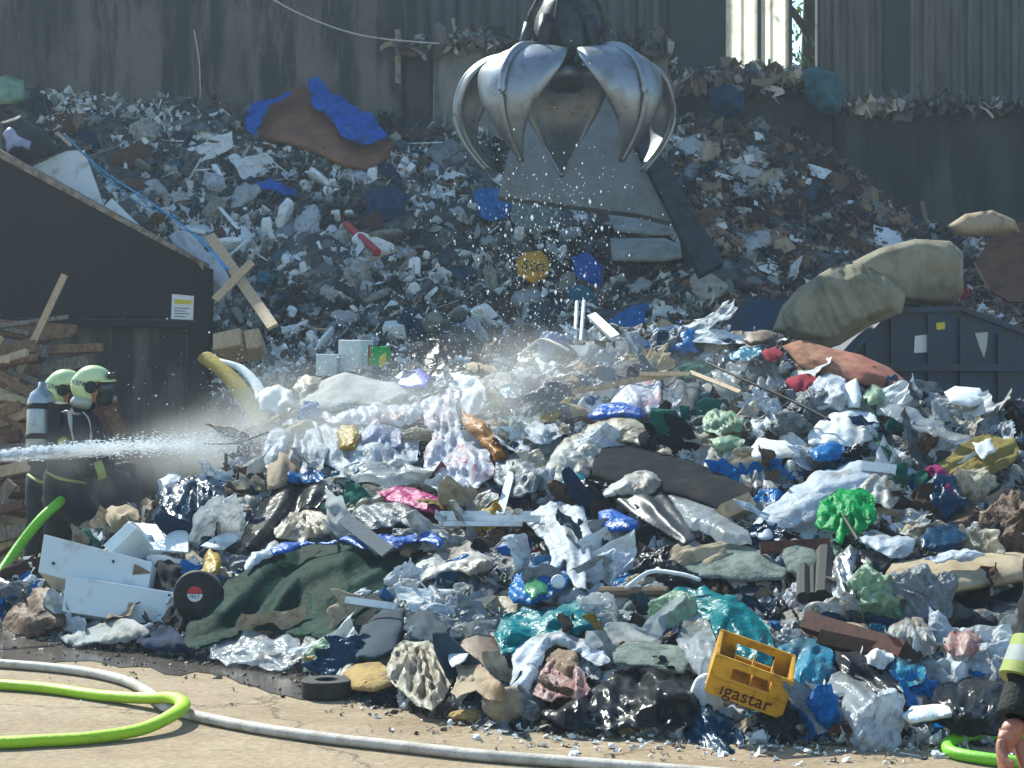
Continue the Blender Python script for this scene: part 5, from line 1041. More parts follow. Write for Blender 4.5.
    ell('helmet_plate', hc + Vector((.13, -.045, .085)), (.035, .07, .03), 'visor')
    ell('ear_disc', hc + Vector((-.005, -.118, .0)), (.045, .02, .045), 'rubber')
    ell('mask_visor', hc + Vector((.065, 0, -.005)), (.075, .085, .075), 'visor')
    ell('mask', hc + Vector((.07, 0, -.065)), (.075, .082, .075), 'rubber')
    ell('mask_valve', hc + Vector((.135, 0, -.085)), (.03, .03, .03), 'steel_worn')
    ell('neck_guard', hc + Vector((-.09, 0, -.11)), (.09, .11, .06), 'reflective')
    text('KEN', 'print_navy', hc + Vector((-.1, -.118, .03)), (1, 0, -.2), (.2, 0, 1), .05, body, .001)
    # air cylinder
    if tank: lathe('air_cylinder', [(.001, 0), (.07, .005), (.098, .05), (.1, .4), (.08, .46), (.03, .5), (.028, .54), (.001, .54)], 'cylinder_grey', Q(36, 456, -.05), (.02, .1, 1), 24, parent=body)
    for zz in (.12, .34) if tank else (): lathe('cylinder_strap', [(.102, zz), (.106, zz), (.106, zz + .04), (.102, zz + .04)], 'rubber', Q(36, 456, -.05), (.02, .1, 1), 24, parent=body)
    slab('backplate', None, None, 'rubber', Q(44, 402, -.15), Q(58, 404, -.15), Q(44, 462, -.15), .3, .01, parent=body)
    # straps and reflective bands
    tube('shoulder_strap', None, None, 'reflective', [Q(60, 412, -.28), Q(66, 412, -.31), Q(68, 428, -.33), (Q(73, 452, -.32))], .017, parent=body, flat=.35)
    tube('shoulder_strap', None, None, 'reflective', [Q(80, 412, -.22), Q(86, 420, -.24), Q(88, 436, -.24), (Q(86, 452, -.22))], .011, parent=body, flat=.35)
    tube('waist_belt', None, None, 'reflective_yellow', [Q(46, 472, -.1), Q(56, 478, -.18), Q(70, 481, -.2), Q(82, 483, -.14)], .022, parent=body, flat=.5)
    def band(name, c, ax, r, w_, m='reflective_yellow'): lathe(name, [(r, -w_ / 2), (r + .006, -w_ / 2), (r + .006, w_ / 2), (r, w_ / 2)], m, c, ax, 24, False, parent=body)
    band('sleeve_band', Q(97, 470, -.26), Q(110, 466, -.22) - Q(84, 474, -.27), .062, .06)
    band('shin_band', Q(79, 556, -.18), Q(82, 545, -.18) - Q(74, 578, -.18), .088, .07)
    band('shin_band', Q(47, 562, .16), Q(50, 556, .16) - Q(40, 584, .16), .09, .07)
    H('name_patch', None, None, 'reflective_yellow', [(58, 440), (64, 436), (68, 440), (62, 450), (57, 449)], .01, 'soft', s=D1 - .34, off=0, parent=body, amp=0, jag=0)
    hand(body, Q(110, 466, -.22), (1, 0, 0), (0, .6, -1), 'rubber', 1.25, 1.0)
    hand(body, Q(118, 464, .1), (1, 0, -.1), (0, -.6, -1), 'rubber', 1.25, 1.0, -1)
firefighter(14.6, -17, 3, 'second firefighter half hidden behind the first one, dark suit and pale green helmet', ('second firefighter', 60, 440), 84, 1.1, False)
firefighter(14.0, 3, 0, 'firefighter in dark gear with pale green helmet and breathing mask behind the water jet', ('masked firefighter', 88, 440), 92, 1.2)
D2 = 4.75
def Q2(px, py, dd=0): return P(px, py, D2 + dd)
def near_firefighter():
    X = wx(1150, D2)   # body centre, outside the frame
    def B_(x, y, z): return Vector((X + x, D2 + y, z))
    sh = B_(-.2, 0, 1.45); el = Q2(1060, 600); wr = Q2(1023, 712, -.12)
    J = [(B_(0, 0, .98), .17, .14), (B_(0, 0, 1.15), .16, .13), (B_(0, 0, 1.35), .19, .14), (B_(0, .01, 1.5), .09, .08), (B_(0, .0, 1.6), .065, .065),
         (sh, .1, .1), ((sh + el) / 2, .1, .1), (el, .098, .098), ((el + wr) / 2 + Vector((.006, 0, 0)), .085, .085), (wr, .05, .05),
         (B_(.2, 0, 1.45), .09, .09), (B_(.27, .02, 1.15), .07, .07), (B_(.25, -.15, .92), .055, .055), (B_(.23, -.2, .88), .05, .05),
         (B_(-.1, 0, .9), .12, .12), (B_(-.12, -.02, .5), .09, .09), (B_(-.12, .02, .1), .07, .07), (B_(-.12, -.12, .05), .05, .045),
         (B_(.1, 0, .9), .12, .12), (B_(.12, -.02, .5), .09, .09), (B_(.12, .02, .1), .07, .07), (B_(.12, -.12, .05), .05, .045)]
    B = [(0, 1), (1, 2), (2, 3), (3, 4), (2, 5), (5, 6), (6, 7), (7, 8), (8, 9), (2, 10), (10, 11), (11, 12), (12, 13), (0, 14), (14, 15), (15, 16), (16, 17), (0, 18), (18, 19), (19, 20), (20, 21)]
    body = skinned('person', J, B, 'suit', None, 3)
    tag(body, 'firefighter cut off at the picture edge, dark sleeve with a reflective band and bare hand', 'firefighter')
    ax = (wr - el).normalized()
    md = body.modifiers.new('folds', 'DISPLACE'); tx = bpy.data.textures.new('folds', 'CLOUDS'); tx.noise_scale = .05; md.texture = tx; md.strength = .035; md.mid_level = .5
    lathe('reflective_band', [(.06, -.05), (.082, -.05), (.082, -.021), (.06, -.021)], 'reflective_yellow', el + (wr - el) * .6, ax + Vector((0, .1, .0)), 96, False, parent=body)
    lathe('reflective_band', [(.06, -.0208), (.082, -.0208), (.082, .0208), (.06, .0208)], 'reflective', el + (wr - el) * .6, ax + Vector((0, .1, .0)), 96, False, parent=body)
    lathe('reflective_band', [(.06, .021), (.082, .021), (.082, .05), (.06, .05)], 'reflective_yellow', el + (wr - el) * .6, ax + Vector((0, .1, .0)), 96, False, parent=body)
    lathe('cuff', [(.036, -.05), (.062, -.05), (.06, .01), (.057, .022), (.036, .022)], 'suit_olive', wr, ax, 28, False, parent=body)
    hand(body, wr + ax * .015, ax * 1 + Vector((-.3, -.1, 0)), (.75, -.5, -.2), 'skin', 1.2, .8, 1)
    # head and helmet, outside the frame
    bm = bmesh.new(); bmesh.ops.create_uvsphere(bm, u_segments=24, v_segments=16, radius=1)
    for v in bm.verts: v.co = B_(0, -.01, 1.69) + Vector((v.co.x * .078, v.co.y * .1, v.co.z * .12))
    bm_ob('head', bm, 'skin', body, True)
    bm = bmesh.new(); bmesh.ops.create_uvsphere(bm, u_segments=24, v_segments=16, radius=1); bmesh.ops.delete(bm, geom=[v for v in bm.verts if v.co.z < -.1], context='VERTS')
    for v in bm.verts: v.co = B_(0, 0, 1.72) + Vector((v.co.x * .13, v.co.y * .16, v.co.z * .13))
    bm_ob('helmet_shell', bm, 'helmet', body, True)
near_firefighter()
# ------------------------------------------------------------------ hoses
def hose(name, label, m, pix, r, ups=None, flat=.75, ref=None):
    pts = []
    for i, q in enumerate(pix): pts.append(PG(q[0], q[1], r * flat) + Vector((0, 0, q[2] if len(q) > 2 else 0)))
    o = tube(name, label, 'hose', m, pts, r, 16, flat=flat, res=12)
    if ref: LAND.append((ref, sum(q[0] for q in pix) / len(pix), sum(q[1] for q in pix) / len(pix)))
    return o
hose('fire_hose', 'off-white fire hose winding across the sunlit yard', 'hose_white', [(-160, 660), (-60, 663), (0, 668), (50, 672), (95, 678), (130, 687), (150, 699), (166, 712), (200, 722), (260, 734), (330, 744), (400, 752), (480, 761), (570, 768), (660, 775), (800, 786), (1000, 800)], .033, ref='white hose')
hose('fire_hose', 'yellow-green fire hose bent in a tight loop over the white one', 'hose_green', [(-200, 682), (-100, 685), (0, 690), (50, 694), (100, 701), (145, 708, .02), (172, 714, .05), (183, 721, .05), (172, 730, .04), (140, 738, .01), (90, 744), (40, 747), (0, 749), (-120, 752)], .037, ref='yellow-green hose')
hose('fire_hose', 'short curve of lime green hose beside the standing firefighter', 'hose_lime', [(1150, 748), (1060, 742), (1010, 742), (970, 743), (952, 747), (947, 752), (954, 759), (985, 765), (1024, 769), (1100, 775)], .028, flat=.95)
tube('fire_hose', 'lime green hose rising to the masked firefighter', 'hose', 'hose_lime', [PG(-60, 640, .04) + Vector((0, 1, .1)), P(-12, 592, 13.0), P(0, 574, 13.2), P(20, 545, 13.4), P(40, 520, 13.5), P(54, 507, 13.6), P(62, 500, 13.8)], .036, 14, res=8)

# ------------------------------------------------------------------ stacked scrap wood by the bay side
k_ = 0
for i in range(110):
    t = i / 110; px = rnd.uniform(-40, 48); py = 322 + (i / 110) * 258; d = 17.2 - t * 2.2 + rnd.uniform(-.3, .3)
    px += 30 * max(0, t - .2) * rnd.random() + (18 if py > 350 and rnd.random() < .2 else 0)
    L_ = rnd.uniform(.4, 1.1); a = rnd.choice([rnd.uniform(-25, 30), rnd.uniform(-70, 70), rnd.uniform(-12, 12)])
    c = P(px, py, d); dv = Vector((math.cos(R(a)), rnd.uniform(-.5, .5), math.sin(R(a)))).normalized()
    if px > 60: L_ *= .6
    m_ = rnd.choice(['wood_light', 'wood_mid', 'wood_grey', 'wood_light', 'wood_mid', 'wood_red'])
    b_ = c + dv * L_ / 2; a_ = c - dv * L_ / 2
    if min(a_.z, b_.z) < .03: s_ = .03 - min(a_.z, b_.z); a_.z += s_; b_.z += s_
    o = rod('scrap_wood', None, 'scrap wood', m_, a_, b_, rnd.uniform(.008, .022), rnd.uniform(.035, .12))
    o['_auto'] = 1; o['_px'] = px; o['_py'] = py; o['_desc'] = {'wood_light': 'pale', 'wood_mid': 'brown', 'wood_grey': 'grey weathered', 'wood_red': 'dark reddish'}[m_] + ' ' + ('long ' if L_ > .8 else 'short ' if L_ < .55 else '') + ('plank' if a > -35 and a < 35 else 'upright plank' if abs(a) > 55 else 'slanting plank'); o['group'] = 'planks in the scrap wood pile'
rod('leaning_board', 'broad reddish board leaning behind the masked firefighter', 'board', 'wood_red', P(104, 405, 15.2), P(132, 470, 15.0), .02, .22)
rod('leaning_board', 'narrow paler board leaning behind the masked firefighter', 'board', 'wood_mid', P(110, 410, 15.0), P(128, 450, 14.9), .02, .1)
LAND.append(('scrap wood pile', 20, 400))
# ------------------------------------------------------------------ loose medium pieces: one mesh of each shape, copied
def ico(sub): 
    bm = bmesh.new(); bmesh.ops.create_icosphere(bm, subdivisions=sub, radius=1); p = np.array([tuple(v.co) for v in bm.verts]); bm.verts.index_update(); f = [[v.index for v in q.verts] for q in bm.faces]; bm.free(); return p, f
def proto_mesh(name, V, Fc, smooth):
    me = bpy.data.meshes.new(name); me.from_pydata([tuple(v) for v in V], [], Fc); me.update()
    if smooth: me.shade_smooth()
    me.materials.append(None); return me
PR_ = {}
def addp(kind, me): PR_.setdefault(kind, []).append(me)
IP, IF = ico(5)
for k in range(9):     # bags: crumpled closed bodies with a gathered neck
    p = IP.copy(); sc = nrg.uniform(.65, 1.15, 3); n = crease(p, 100 + k, 18, .7) * .65 + .55 * crease(p, 130 + k, 16, 1.9)
    r = 1 + .34 * n; v = p * r[:, None] * sc
    up = np.clip((p[:, 2] - .55) / .45, 0, 1); v[:, :2] *= (1 - .78 * up ** .6)[:, None]; v[:, 2] += up * .35
    v[:, 2] = np.where(v[:, 2] < -.55, -.55 + (v[:, 2] + .55) * .25, v[:, 2]); addp('bag', proto_mesh('plastic_bag', v * .5, IF, True))
def sheet(nu, seed, amp, freq, curl, ratio=.75, th=.012, jag=.12):
    u, w_ = np.meshgrid(np.linspace(-1, 1, nu), np.linspace(-1, 1, nu)); g = np.stack([u.ravel(), w_.ravel() * ratio], 1)
    rr = 1 + jag * smoothn(g / np.maximum(np.linalg.norm(g, axis=1), .3)[:, None] * 1.2, seed, 2.5)
    g = g * rr[:, None]; z = amp * (crease(g, seed, 14, freq) + .3 * crease(g, seed + 7, 10, freq * 2.6)) + curl * (g[:, 0] ** 2) * nrg.choice((-1, 1)) + curl * .6 * smoothn(g, seed + 3, 1.6)
    g2 = g * (1 - .12 * crease(g, seed + 5, 8, freq * .7))[:, None]
    V = np.column_stack([g2, z]); n = nu * nu; V2 = V.copy(); V2[:, 2] -= th
    Q_ = [(j * nu + i, j * nu + i + 1, (j + 1) * nu + i + 1, (j + 1) * nu + i) for j in range(nu - 1) for i in range(nu - 1)]
    Fc = Q_ + [tuple(q + n for q in f[::-1]) for f in Q_]
    bd = [i for i in range(nu - 1)]; 
    ed = [(i, i + 1) for i in range(nu - 1)] + [((nu - 1) * nu + i + 1, (nu - 1) * nu + i) for i in range(nu - 1)] + [((j + 1) * nu, j * nu) for j in range(nu - 1)] + [(j * nu + nu - 1, (j + 1) * nu + nu - 1) for j in range(nu - 1)]
    Fc += [(b, a, a + n, b + n) for a, b in ed]
    return V * .5, V2 * .5, Fc
def sheet_mesh(name, *a, **k):
    s = k.pop('smooth', False); V, V2, Fc = sheet(*a, **k); return proto_mesh(name, np.vstack([V, V2]), Fc, s)
for k in range(8): addp('paper', sheet_mesh('paper_sheet', 18, 200 + k, .13, .9, .25, jag=.06))
for k in range(8): addp('film', sheet_mesh('plastic_film', 40, 230 + k, .16, 1.2, .3, ratio=.6, jag=.3, smooth=True))
for k in range(6): addp('rag', sheet_mesh('cloth_rag', 34, 260 + k, .2, .9, .35, ratio=.7, jag=.3, th=.03, smooth=True))
for k in range(5): addp('card', sheet_mesh('cardboard_piece', 10, 290 + k, .05, .6, .12, ratio=.7, jag=.05, th=.03))
IP3, IF3 = ico(3)
for k in range(6):
    p = IP3.copy(); v = np.sign(p) * np.abs(p) ** .55 * np.array([1, nrg.uniform(.5, .9), nrg.uniform(.3, .6)]); v *= (1 + .12 * crease(p, 300 + k, 12, .8))[:, None]; addp('lump', proto_mesh('foam_lump', v * .5, IF3, False))
def bx(sx, sy, sz, bev):
    bm = bmesh.new(); bmesh.ops.create_cube(bm, size=1)
    for v in bm.verts: v.co = (v.co.x * sx, v.co.y * sy, v.co.z * sz)
    bmesh.ops.bevel(bm, geom=bm.edges[:], offset=bev, segments=1, affect='EDGES'); p = [tuple(v.co) for v in bm.verts]; bm.verts.index_update(); f = [[v.index for v in q.verts] for q in bm.faces]; bm.free(); return p, f
for w_, t_ in ((.07, .03), (.12, .02), (.05, .05)): p, f = bx(1.2, w_, t_, .006); addp('lath', proto_mesh('wooden_lath', p, f, False))
for s_ in ((.8, .55, .35), (.6, .6, .5), (.9, .5, .16)): p, f = bx(*s_, .012); addp('box', proto_mesh('small_carton', p, f, False))
def rev(prof, seg=16):
    V = [(r * math.cos(2 * math.pi * k / seg), r * math.sin(2 * math.pi * k / seg), h) for r, h in prof for k in range(seg)]
    Fc = [(i * seg + k, i * seg + (k + 1) % seg, (i + 1) * seg + (k + 1) % seg, (i + 1) * seg + k) for i in range(len(prof) - 1) for k in range(seg)]; return V, Fc
V, Fc = rev([(.001, -.5), (.15, -.5), (.17, -.46), (.17, -.1), (.165, .1), (.06, .32), (.055, .42), (.07, .43), (.07, .5), (.001, .5)]); addp('bottle', proto_mesh('plastic_bottle', V, Fc, True))
V, Fc = rev([(.001, -.3), (.2, -.3), (.28, .3), (.3, .31), (.27, .3), (.19, -.28), (.001, -.28)]); addp('cup', proto_mesh('plastic_cup', V, Fc, True))
V, Fc = rev([(.06, -.6), (.07, -.6), (.07, .6), (.06, .6), (.055, -.6)], 12); addp('pipe', proto_mesh('plastic_tube', V, Fc, True))
KN = {'bag': ('plastic_bag', 'bag'), 'paper': ('paper_sheet', 'paper'), 'film': ('plastic_film', 'plastic film'), 'rag': ('cloth_rag', 'rag'), 'card': ('cardboard_piece', 'cardboard'), 'lump': ('foam_lump', 'foam lump'), 'lath': ('wooden_lath', 'lath'), 'box': ('small_carton', 'carton'), 'bottle': ('plastic_bottle', 'bottle'), 'cup': ('plastic_cup', 'cup'), 'pipe': ('plastic_tube', 'tube')}
CN = {'film_dusty_teal': 'dusty teal', 'film_white': 'white', 'film_dirty': 'dirty white', 'film_cream': 'cream', 'film_clear': 'clear', 'film_grey': 'grey', 'film_blue': 'blue', 'film_deep_blue': 'deep blue', 'film_navy': 'navy', 'film_teal': 'turquoise', 'film_cyan': 'light blue', 'film_black': 'black', 'film_green': 'green', 'film_yellow': 'yellow', 'film_orange': 'orange', 'film_pink': 'pink', 'film_red': 'red', 'film_violet': 'pale violet', 'film_pale_green': 'pale green', 'film_brown': 'brown', 'film_red_print': 'red printed', 'film_silver': 'silver', 'paper_white': 'white', 'paper_grey': 'grey', 'foam_white': 'white', 'foam_yellow': 'yellow', 'foam_grey': 'grey', 'card_brown': 'brown', 'card_light': 'tan', 'card_dark': 'dark brown', 'wood_light': 'pale', 'wood_mid': 'brown', 'wood_grey': 'grey', 'wood_red': 'reddish', 'lath_white': 'white', 'board_white': 'white', 'cloth_black': 'black', 'cloth_navy': 'navy', 'cloth_grey': 'grey', 'cloth_slate': 'slate', 'cloth_olive': 'olive', 'cloth_red': 'red', 'cloth_green': 'green', 'cloth_magenta': 'magenta', 'cloth_beige': 'beige', 'cloth_brown': 'brown', 'plastic_blue': 'blue', 'plastic_green': 'green', 'plastic_white': 'white', 'plastic_grey': 'grey', 'plastic_dark': 'dark', 'plastic_red': 'red', 'plastic_yellow': 'yellow', 'film_dark_green': 'dark green', 'felt': 'dusty grey', 'stone': 'stone coloured'}
ADJ = {'bag': 'crumpled', 'paper': 'creased', 'film': 'ragged', 'rag': 'rumpled', 'card': 'bent', 'lump': 'broken', 'lath': 'straight', 'box': 'boxy', 'bottle': 'empty', 'cup': 'tipped', 'pipe': 'straight'}
W_FILM = ['film_white'] * 6 + ['film_dirty'] * 3 + ['film_clear'] * 3 + ['film_cream'] * 2 + ['film_grey'] * 2
C_FILM = ['film_blue', 'film_cyan', 'film_navy', 'film_black', 'film_black', 'film_black', 'film_pale_green', 'film_yellow', 'film_brown', 'film_brown', 'film_violet', 'film_red_print', 'film_navy', 'film_grey']
PAL = {
 'front': dict(bag=W_FILM + C_FILM, paper=['paper_white'] * 4 + ['paper_grey', 'card_light'], film=W_FILM + ['film_black', 'film_navy', 'film_brown', 'film_blue'], rag=['cloth_black', 'cloth_navy', 'cloth_grey', 'cloth_slate', 'cloth_beige', 'cloth_olive', 'cloth_beige', 'cloth_green', 'cloth_black', 'cloth_brown', 'cloth_grey', 'cloth_slate', 'cloth_brown'], card=['card_brown', 'card_light', 'card_dark', 'board_white'], lump=['foam_white', 'foam_white', 'foam_grey', 'foam_grey'], lath=['wood_light', 'wood_mid', 'lath_white', 'wood_grey'], box=['board_white', 'card_light', 'plastic_dark', 'plastic_blue', 'card_brown'], bottle=['plastic_white', 'plastic_green', 'film_clear', 'film_cyan'], cup=['plastic_white', 'plastic_grey', 'plastic_red'], pipe=['lath_white', 'plastic_grey', 'rubber']),
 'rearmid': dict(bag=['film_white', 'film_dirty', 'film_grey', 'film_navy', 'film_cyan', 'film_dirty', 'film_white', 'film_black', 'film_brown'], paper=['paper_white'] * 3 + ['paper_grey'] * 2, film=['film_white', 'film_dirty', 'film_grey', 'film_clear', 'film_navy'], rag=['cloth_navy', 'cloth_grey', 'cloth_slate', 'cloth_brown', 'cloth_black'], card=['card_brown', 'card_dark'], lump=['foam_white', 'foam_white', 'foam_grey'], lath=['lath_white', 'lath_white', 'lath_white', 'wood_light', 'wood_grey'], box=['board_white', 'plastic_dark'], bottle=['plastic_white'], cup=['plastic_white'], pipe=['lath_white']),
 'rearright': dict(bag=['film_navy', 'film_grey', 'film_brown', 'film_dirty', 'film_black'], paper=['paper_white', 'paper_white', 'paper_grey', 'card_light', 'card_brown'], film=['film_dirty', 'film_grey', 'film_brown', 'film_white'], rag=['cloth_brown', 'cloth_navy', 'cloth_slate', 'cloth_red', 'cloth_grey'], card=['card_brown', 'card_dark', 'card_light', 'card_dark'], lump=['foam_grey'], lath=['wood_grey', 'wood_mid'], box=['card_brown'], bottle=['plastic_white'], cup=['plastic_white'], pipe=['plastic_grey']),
}
if 'rubber' not in CN: CN['rubber'] = 'black'
def inside(px, py, poly):
    c = False; j = len(poly) - 1
    for i in range(len(poly)):
        xi, yi = poly[i]; xj, yj = poly[j]
        if (yi > py) != (yj > py) and px < (xj - xi) * (py - yi) / (yj - yi) + xi: c = not c
        j = i
    return c
def covered(px, py):
    return any(a <= px <= c and b <= py <= e and inside(px, py, poly) for a, b, c, e, poly in COVER)
count = {}
def place(kind, px, py, s, size, pal, grp):
    if count.get(kind, 0) >= 292: return
    count[kind] = count.get(kind, 0) + 1
    me = rnd.choice(PR_[kind]); nm, cat = KN[kind]
    o = bpy.data.objects.new(nm, me); COL.objects.link(o)
    m_ = rnd.choice(PAL[pal][kind]); o.material_slots[0].link = 'OBJECT'; o.material_slots[0].material = M[m_]
    d = float(Dat(px, py, s)) - size * rnd.uniform(.12, .35) - .05
    o.location = P(px, py, d); o.location.z = max(o.location.z, size * .22)
    if kind in ('paper', 'film', 'rag', 'card'): o.rotation_euler = (R(rnd.uniform(15, 80)), R(rnd.uniform(-30, 30)), R(rnd.uniform(-70, 70))); k = 1.15
    elif kind == 'lath': o.rotation_euler = (R(rnd.uniform(-30, 60)), R(rnd.uniform(-50, 50)), R(rnd.uniform(-50, 50))); k = 1.1
    elif kind == 'bag': o.rotation_euler = (R(rnd.uniform(-70, 70)), R(rnd.uniform(-60, 60)), R(rnd.uniform(0, 360))); k = .95
    else: o.rotation_euler = (R(rnd.uniform(0, 360)), R(rnd.uniform(0, 360)), R(rnd.uniform(0, 360))); k = .8
    q = (size * k * rnd.uniform(.85, 1.35), size * k * rnd.uniform(.6, 1.05), size * k * rnd.uniform(.45, .95))
    if kind in ('lath', 'pipe', 'bottle', 'cup', 'box'): q = (size * k,) * 3
    o.scale = q
    tag(o, None, cat, grp); o['_auto'] = 1; o['_px'] = float(px); o['_py'] = float(py)
    o['_desc'] = ('tiny ' if size < .16 else 'small ' if size < .24 else 'large ' if size > .36 else '') + ADJ[kind] + ' ' + CN[m_] + ' ' + {'bag': 'bag', 'paper': 'paper sheet', 'film': 'plastic film', 'rag': 'cloth', 'card': 'cardboard', 'lump': 'foam lump', 'lath': 'lath', 'box': 'carton', 'bottle': 'bottle', 'cup': 'cup', 'pipe': 'tube'}[kind]
def fit(x, y, s, size):
    while size > .14:
        r = size * F / float(Dat(x, y, s)) * .36
        if not any(covered(x + r * a, y + r * b) for a, b in ((1, 0), (-1, 0), (0, 1), (0, -1), (.7, .7), (-.7, .7))) and (s != 'f' or y + r * .6 < baseF(x)): return size
        size *= .8
    return size
def spots(n, x0, x1, yf0, yf1, mind):
    out = []; tries = 0
    while len(out) < n and tries < n * 40:
        tries += 1; x = rnd.uniform(x0, x1); a, b = yf0(x), yf1(x); y = a + (b - a) * rnd.random()
        if covered(x, y) or any((x - p) ** 2 + (y - q) ** 2 < mind * mind for p, q in out): continue
        out.append((x, y))
    return out
def kinds(ws): return [k for k, n in ws.items() for _ in range(n)]
# draped sheets, sacks and cloths lying flush on the heap, each with its own outline
SHM = ['film_white'] * 7 + ['film_dirty'] * 4 + ['film_clear'] * 4 + ['film_cream'] * 2 + ['film_grey'] * 2 + ['film_black'] * 3 + ['film_navy', 'film_blue', 'film_brown', 'cloth_black', 'cloth_slate', 'cloth_brown', 'cloth_beige', 'cloth_grey', 'card_light', 'card_brown', 'paper_white', 'paper_white', 'film_red_print', 'film_pale_green', 'felt']
def drape(x, y, s, w_, pal_):
    m_ = rnd.choice(pal_); asp = rnd.uniform(.35, .8); tilt_ = R(rnd.uniform(-45, 45)); n = rnd.randint(7, 11); out = []
    for k in range(n):
        a_ = 2 * math.pi * k / n + rnd.uniform(-.2, .2); r_ = w_ * .5 * rnd.uniform(.65, 1.2); u, v = r_ * math.cos(a_), r_ * math.sin(a_) * asp
        out.append((x + u * math.cos(tilt_) - v * math.sin(tilt_), y + u * math.sin(tilt_) + v * math.cos(tilt_)))
    what = 'cloth' if 'cloth' in m_ or m_ == 'felt' else 'cardboard sheet' if 'card' in m_ else 'paper sheet' if 'paper' in m_ else 'plastic sheet'
    st = rnd.choice(['crease', 'fold', 'radial', 'drape', 'drape'])
    o = pillow({'cloth': 'draped_cloth', 'cardboard sheet': 'cardboard_sheet', 'paper sheet': 'paper_sheet', 'plastic sheet': 'plastic_sheet'}[what], None, what.split()[0] if what != 'plastic sheet' else 'plastic sheet', m_, out, rnd.uniform(.05, .2) * (w_ / 45), rnd.uniform(.0, .12), s, cover=rnd.random() < .35, amp=rnd.uniform(.03, .07) * (w_ / 50) ** .7, freq=rnd.uniform(4, 8), sp=2.6 if w_ > 30 else 2, style=st, ang=rnd.uniform(0, 180), seed=rnd.randint(1, 99999), group='sheets and cloths draped over the rubbish')
    o['_auto'] = 1; o['_px'] = x; o['_py'] = y; o['_desc'] = ('narrow ' if asp < .48 else 'broad ' if asp > .68 else '') + rnd.choice(['draped', 'wrinkled', 'slack']) + ' ' + CN[m_] + ' ' + what
def few(n, x0, x1, ya, yb, mind, wf, s, pal_):
    pts_ = []; t_ = 0
    while len(pts_) < n and t_ < 6000:
        t_ += 1; x = rnd.uniform(x0, x1); y = ya(x) + (yb(x) - ya(x)) * rnd.random(); w_ = wf(y)
        if x < 212 and s == 'r' and y > 262 - (208 - x) * .52 - 16: continue
        if any(covered(x + a * w_ * .38, y + b * w_ * .26) for a, b in ((0, 0), (.45, 0), (-.45, 0), (0, .45), (0, -.45))): continue
        if any((x - p) ** 2 + (y - q) ** 2 < mind * mind for p, q in pts_): continue
        pts_.append((x, y)); drape(x, y, s, w_, pal_)
few(260, 4, 1030, lambda x: crestF(x) + 6, lambda x: baseF(x) - 10, 15, lambda y: rnd.uniform(30, 72) * (.6 + .5 * (y - 330) / 400), 'f', SHM)
few(90, 40, 700, lambda x: topR(x) + 10, lambda x: min(crestF(x) - 8, 345), 18, lambda y: rnd.uniform(18, 42), 'r', ['film_white', 'film_white', 'film_dirty', 'film_grey', 'film_clear', 'film_navy', 'film_black', 'cloth_slate', 'paper_grey', 'paper_white', 'film_dusty_teal', 'cloth_navy', 'card_dark'])
few(60, 690, 1000, lambda x: topR(x) + 8, lambda x: 290, 18, lambda y: rnd.uniform(18, 44), 'r', ['card_brown', 'card_dark', 'card_light', 'film_brown', 'cloth_brown', 'film_navy', 'film_grey', 'paper_white', 'paper_grey', 'film_black', 'cloth_slate'])
KF = kinds(dict(bag=24, paper=10, film=30, rag=14, card=7, lump=5, lath=9, box=4, bottle=4, cup=2, pipe=4))
for x, y in spots(760, -10, 1040, lambda x: crestF(x) - 2, lambda x: baseF(x) - 6, 10.5):
    size = rnd.choice([.12, .15, .18, .22, .26, .3, .36, .44]); 
    if x < 120 and y < 560: size *= .7
    place(rnd.choice(KF), x, y, 'f', fit(x, y, 'f', size), 'front', 'loose rubbish on the sunlit heap')
bx_ = []
while len(bx_) < 260:
    x = rnd.uniform(-8, 1036); y = crestF(x) + (baseF(x) - 10 - crestF(x)) * rnd.random()
    if any((x - p) ** 2 + (y - q) ** 2 < 14 ** 2 for p, q in bx_) and rnd.random() < .97: continue
    if covered(x, y): bx_.append((x, y)) if rnd.random() < .05 else None; continue
    bx_.append((x, y)); place(rnd.choice(['bag', 'film', 'film', 'rag', 'paper']), x, y, 'f', rnd.uniform(.24, .42), 'front', 'loose rubbish on the sunlit heap')
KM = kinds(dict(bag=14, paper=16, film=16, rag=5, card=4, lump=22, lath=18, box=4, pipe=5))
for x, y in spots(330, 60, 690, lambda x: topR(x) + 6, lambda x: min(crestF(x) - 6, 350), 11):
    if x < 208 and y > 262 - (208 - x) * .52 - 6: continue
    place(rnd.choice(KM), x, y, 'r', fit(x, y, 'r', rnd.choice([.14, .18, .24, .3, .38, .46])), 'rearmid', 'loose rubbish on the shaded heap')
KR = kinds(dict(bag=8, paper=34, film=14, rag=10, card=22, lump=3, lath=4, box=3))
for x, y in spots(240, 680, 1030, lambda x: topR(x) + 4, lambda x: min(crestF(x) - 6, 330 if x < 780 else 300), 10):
    place(rnd.choice(KR), x, y, 'r', fit(x, y, 'r', rnd.choice([.12, .16, .2, .26, .34])), 'rearright', 'torn papers and cloths on the shaded slope')

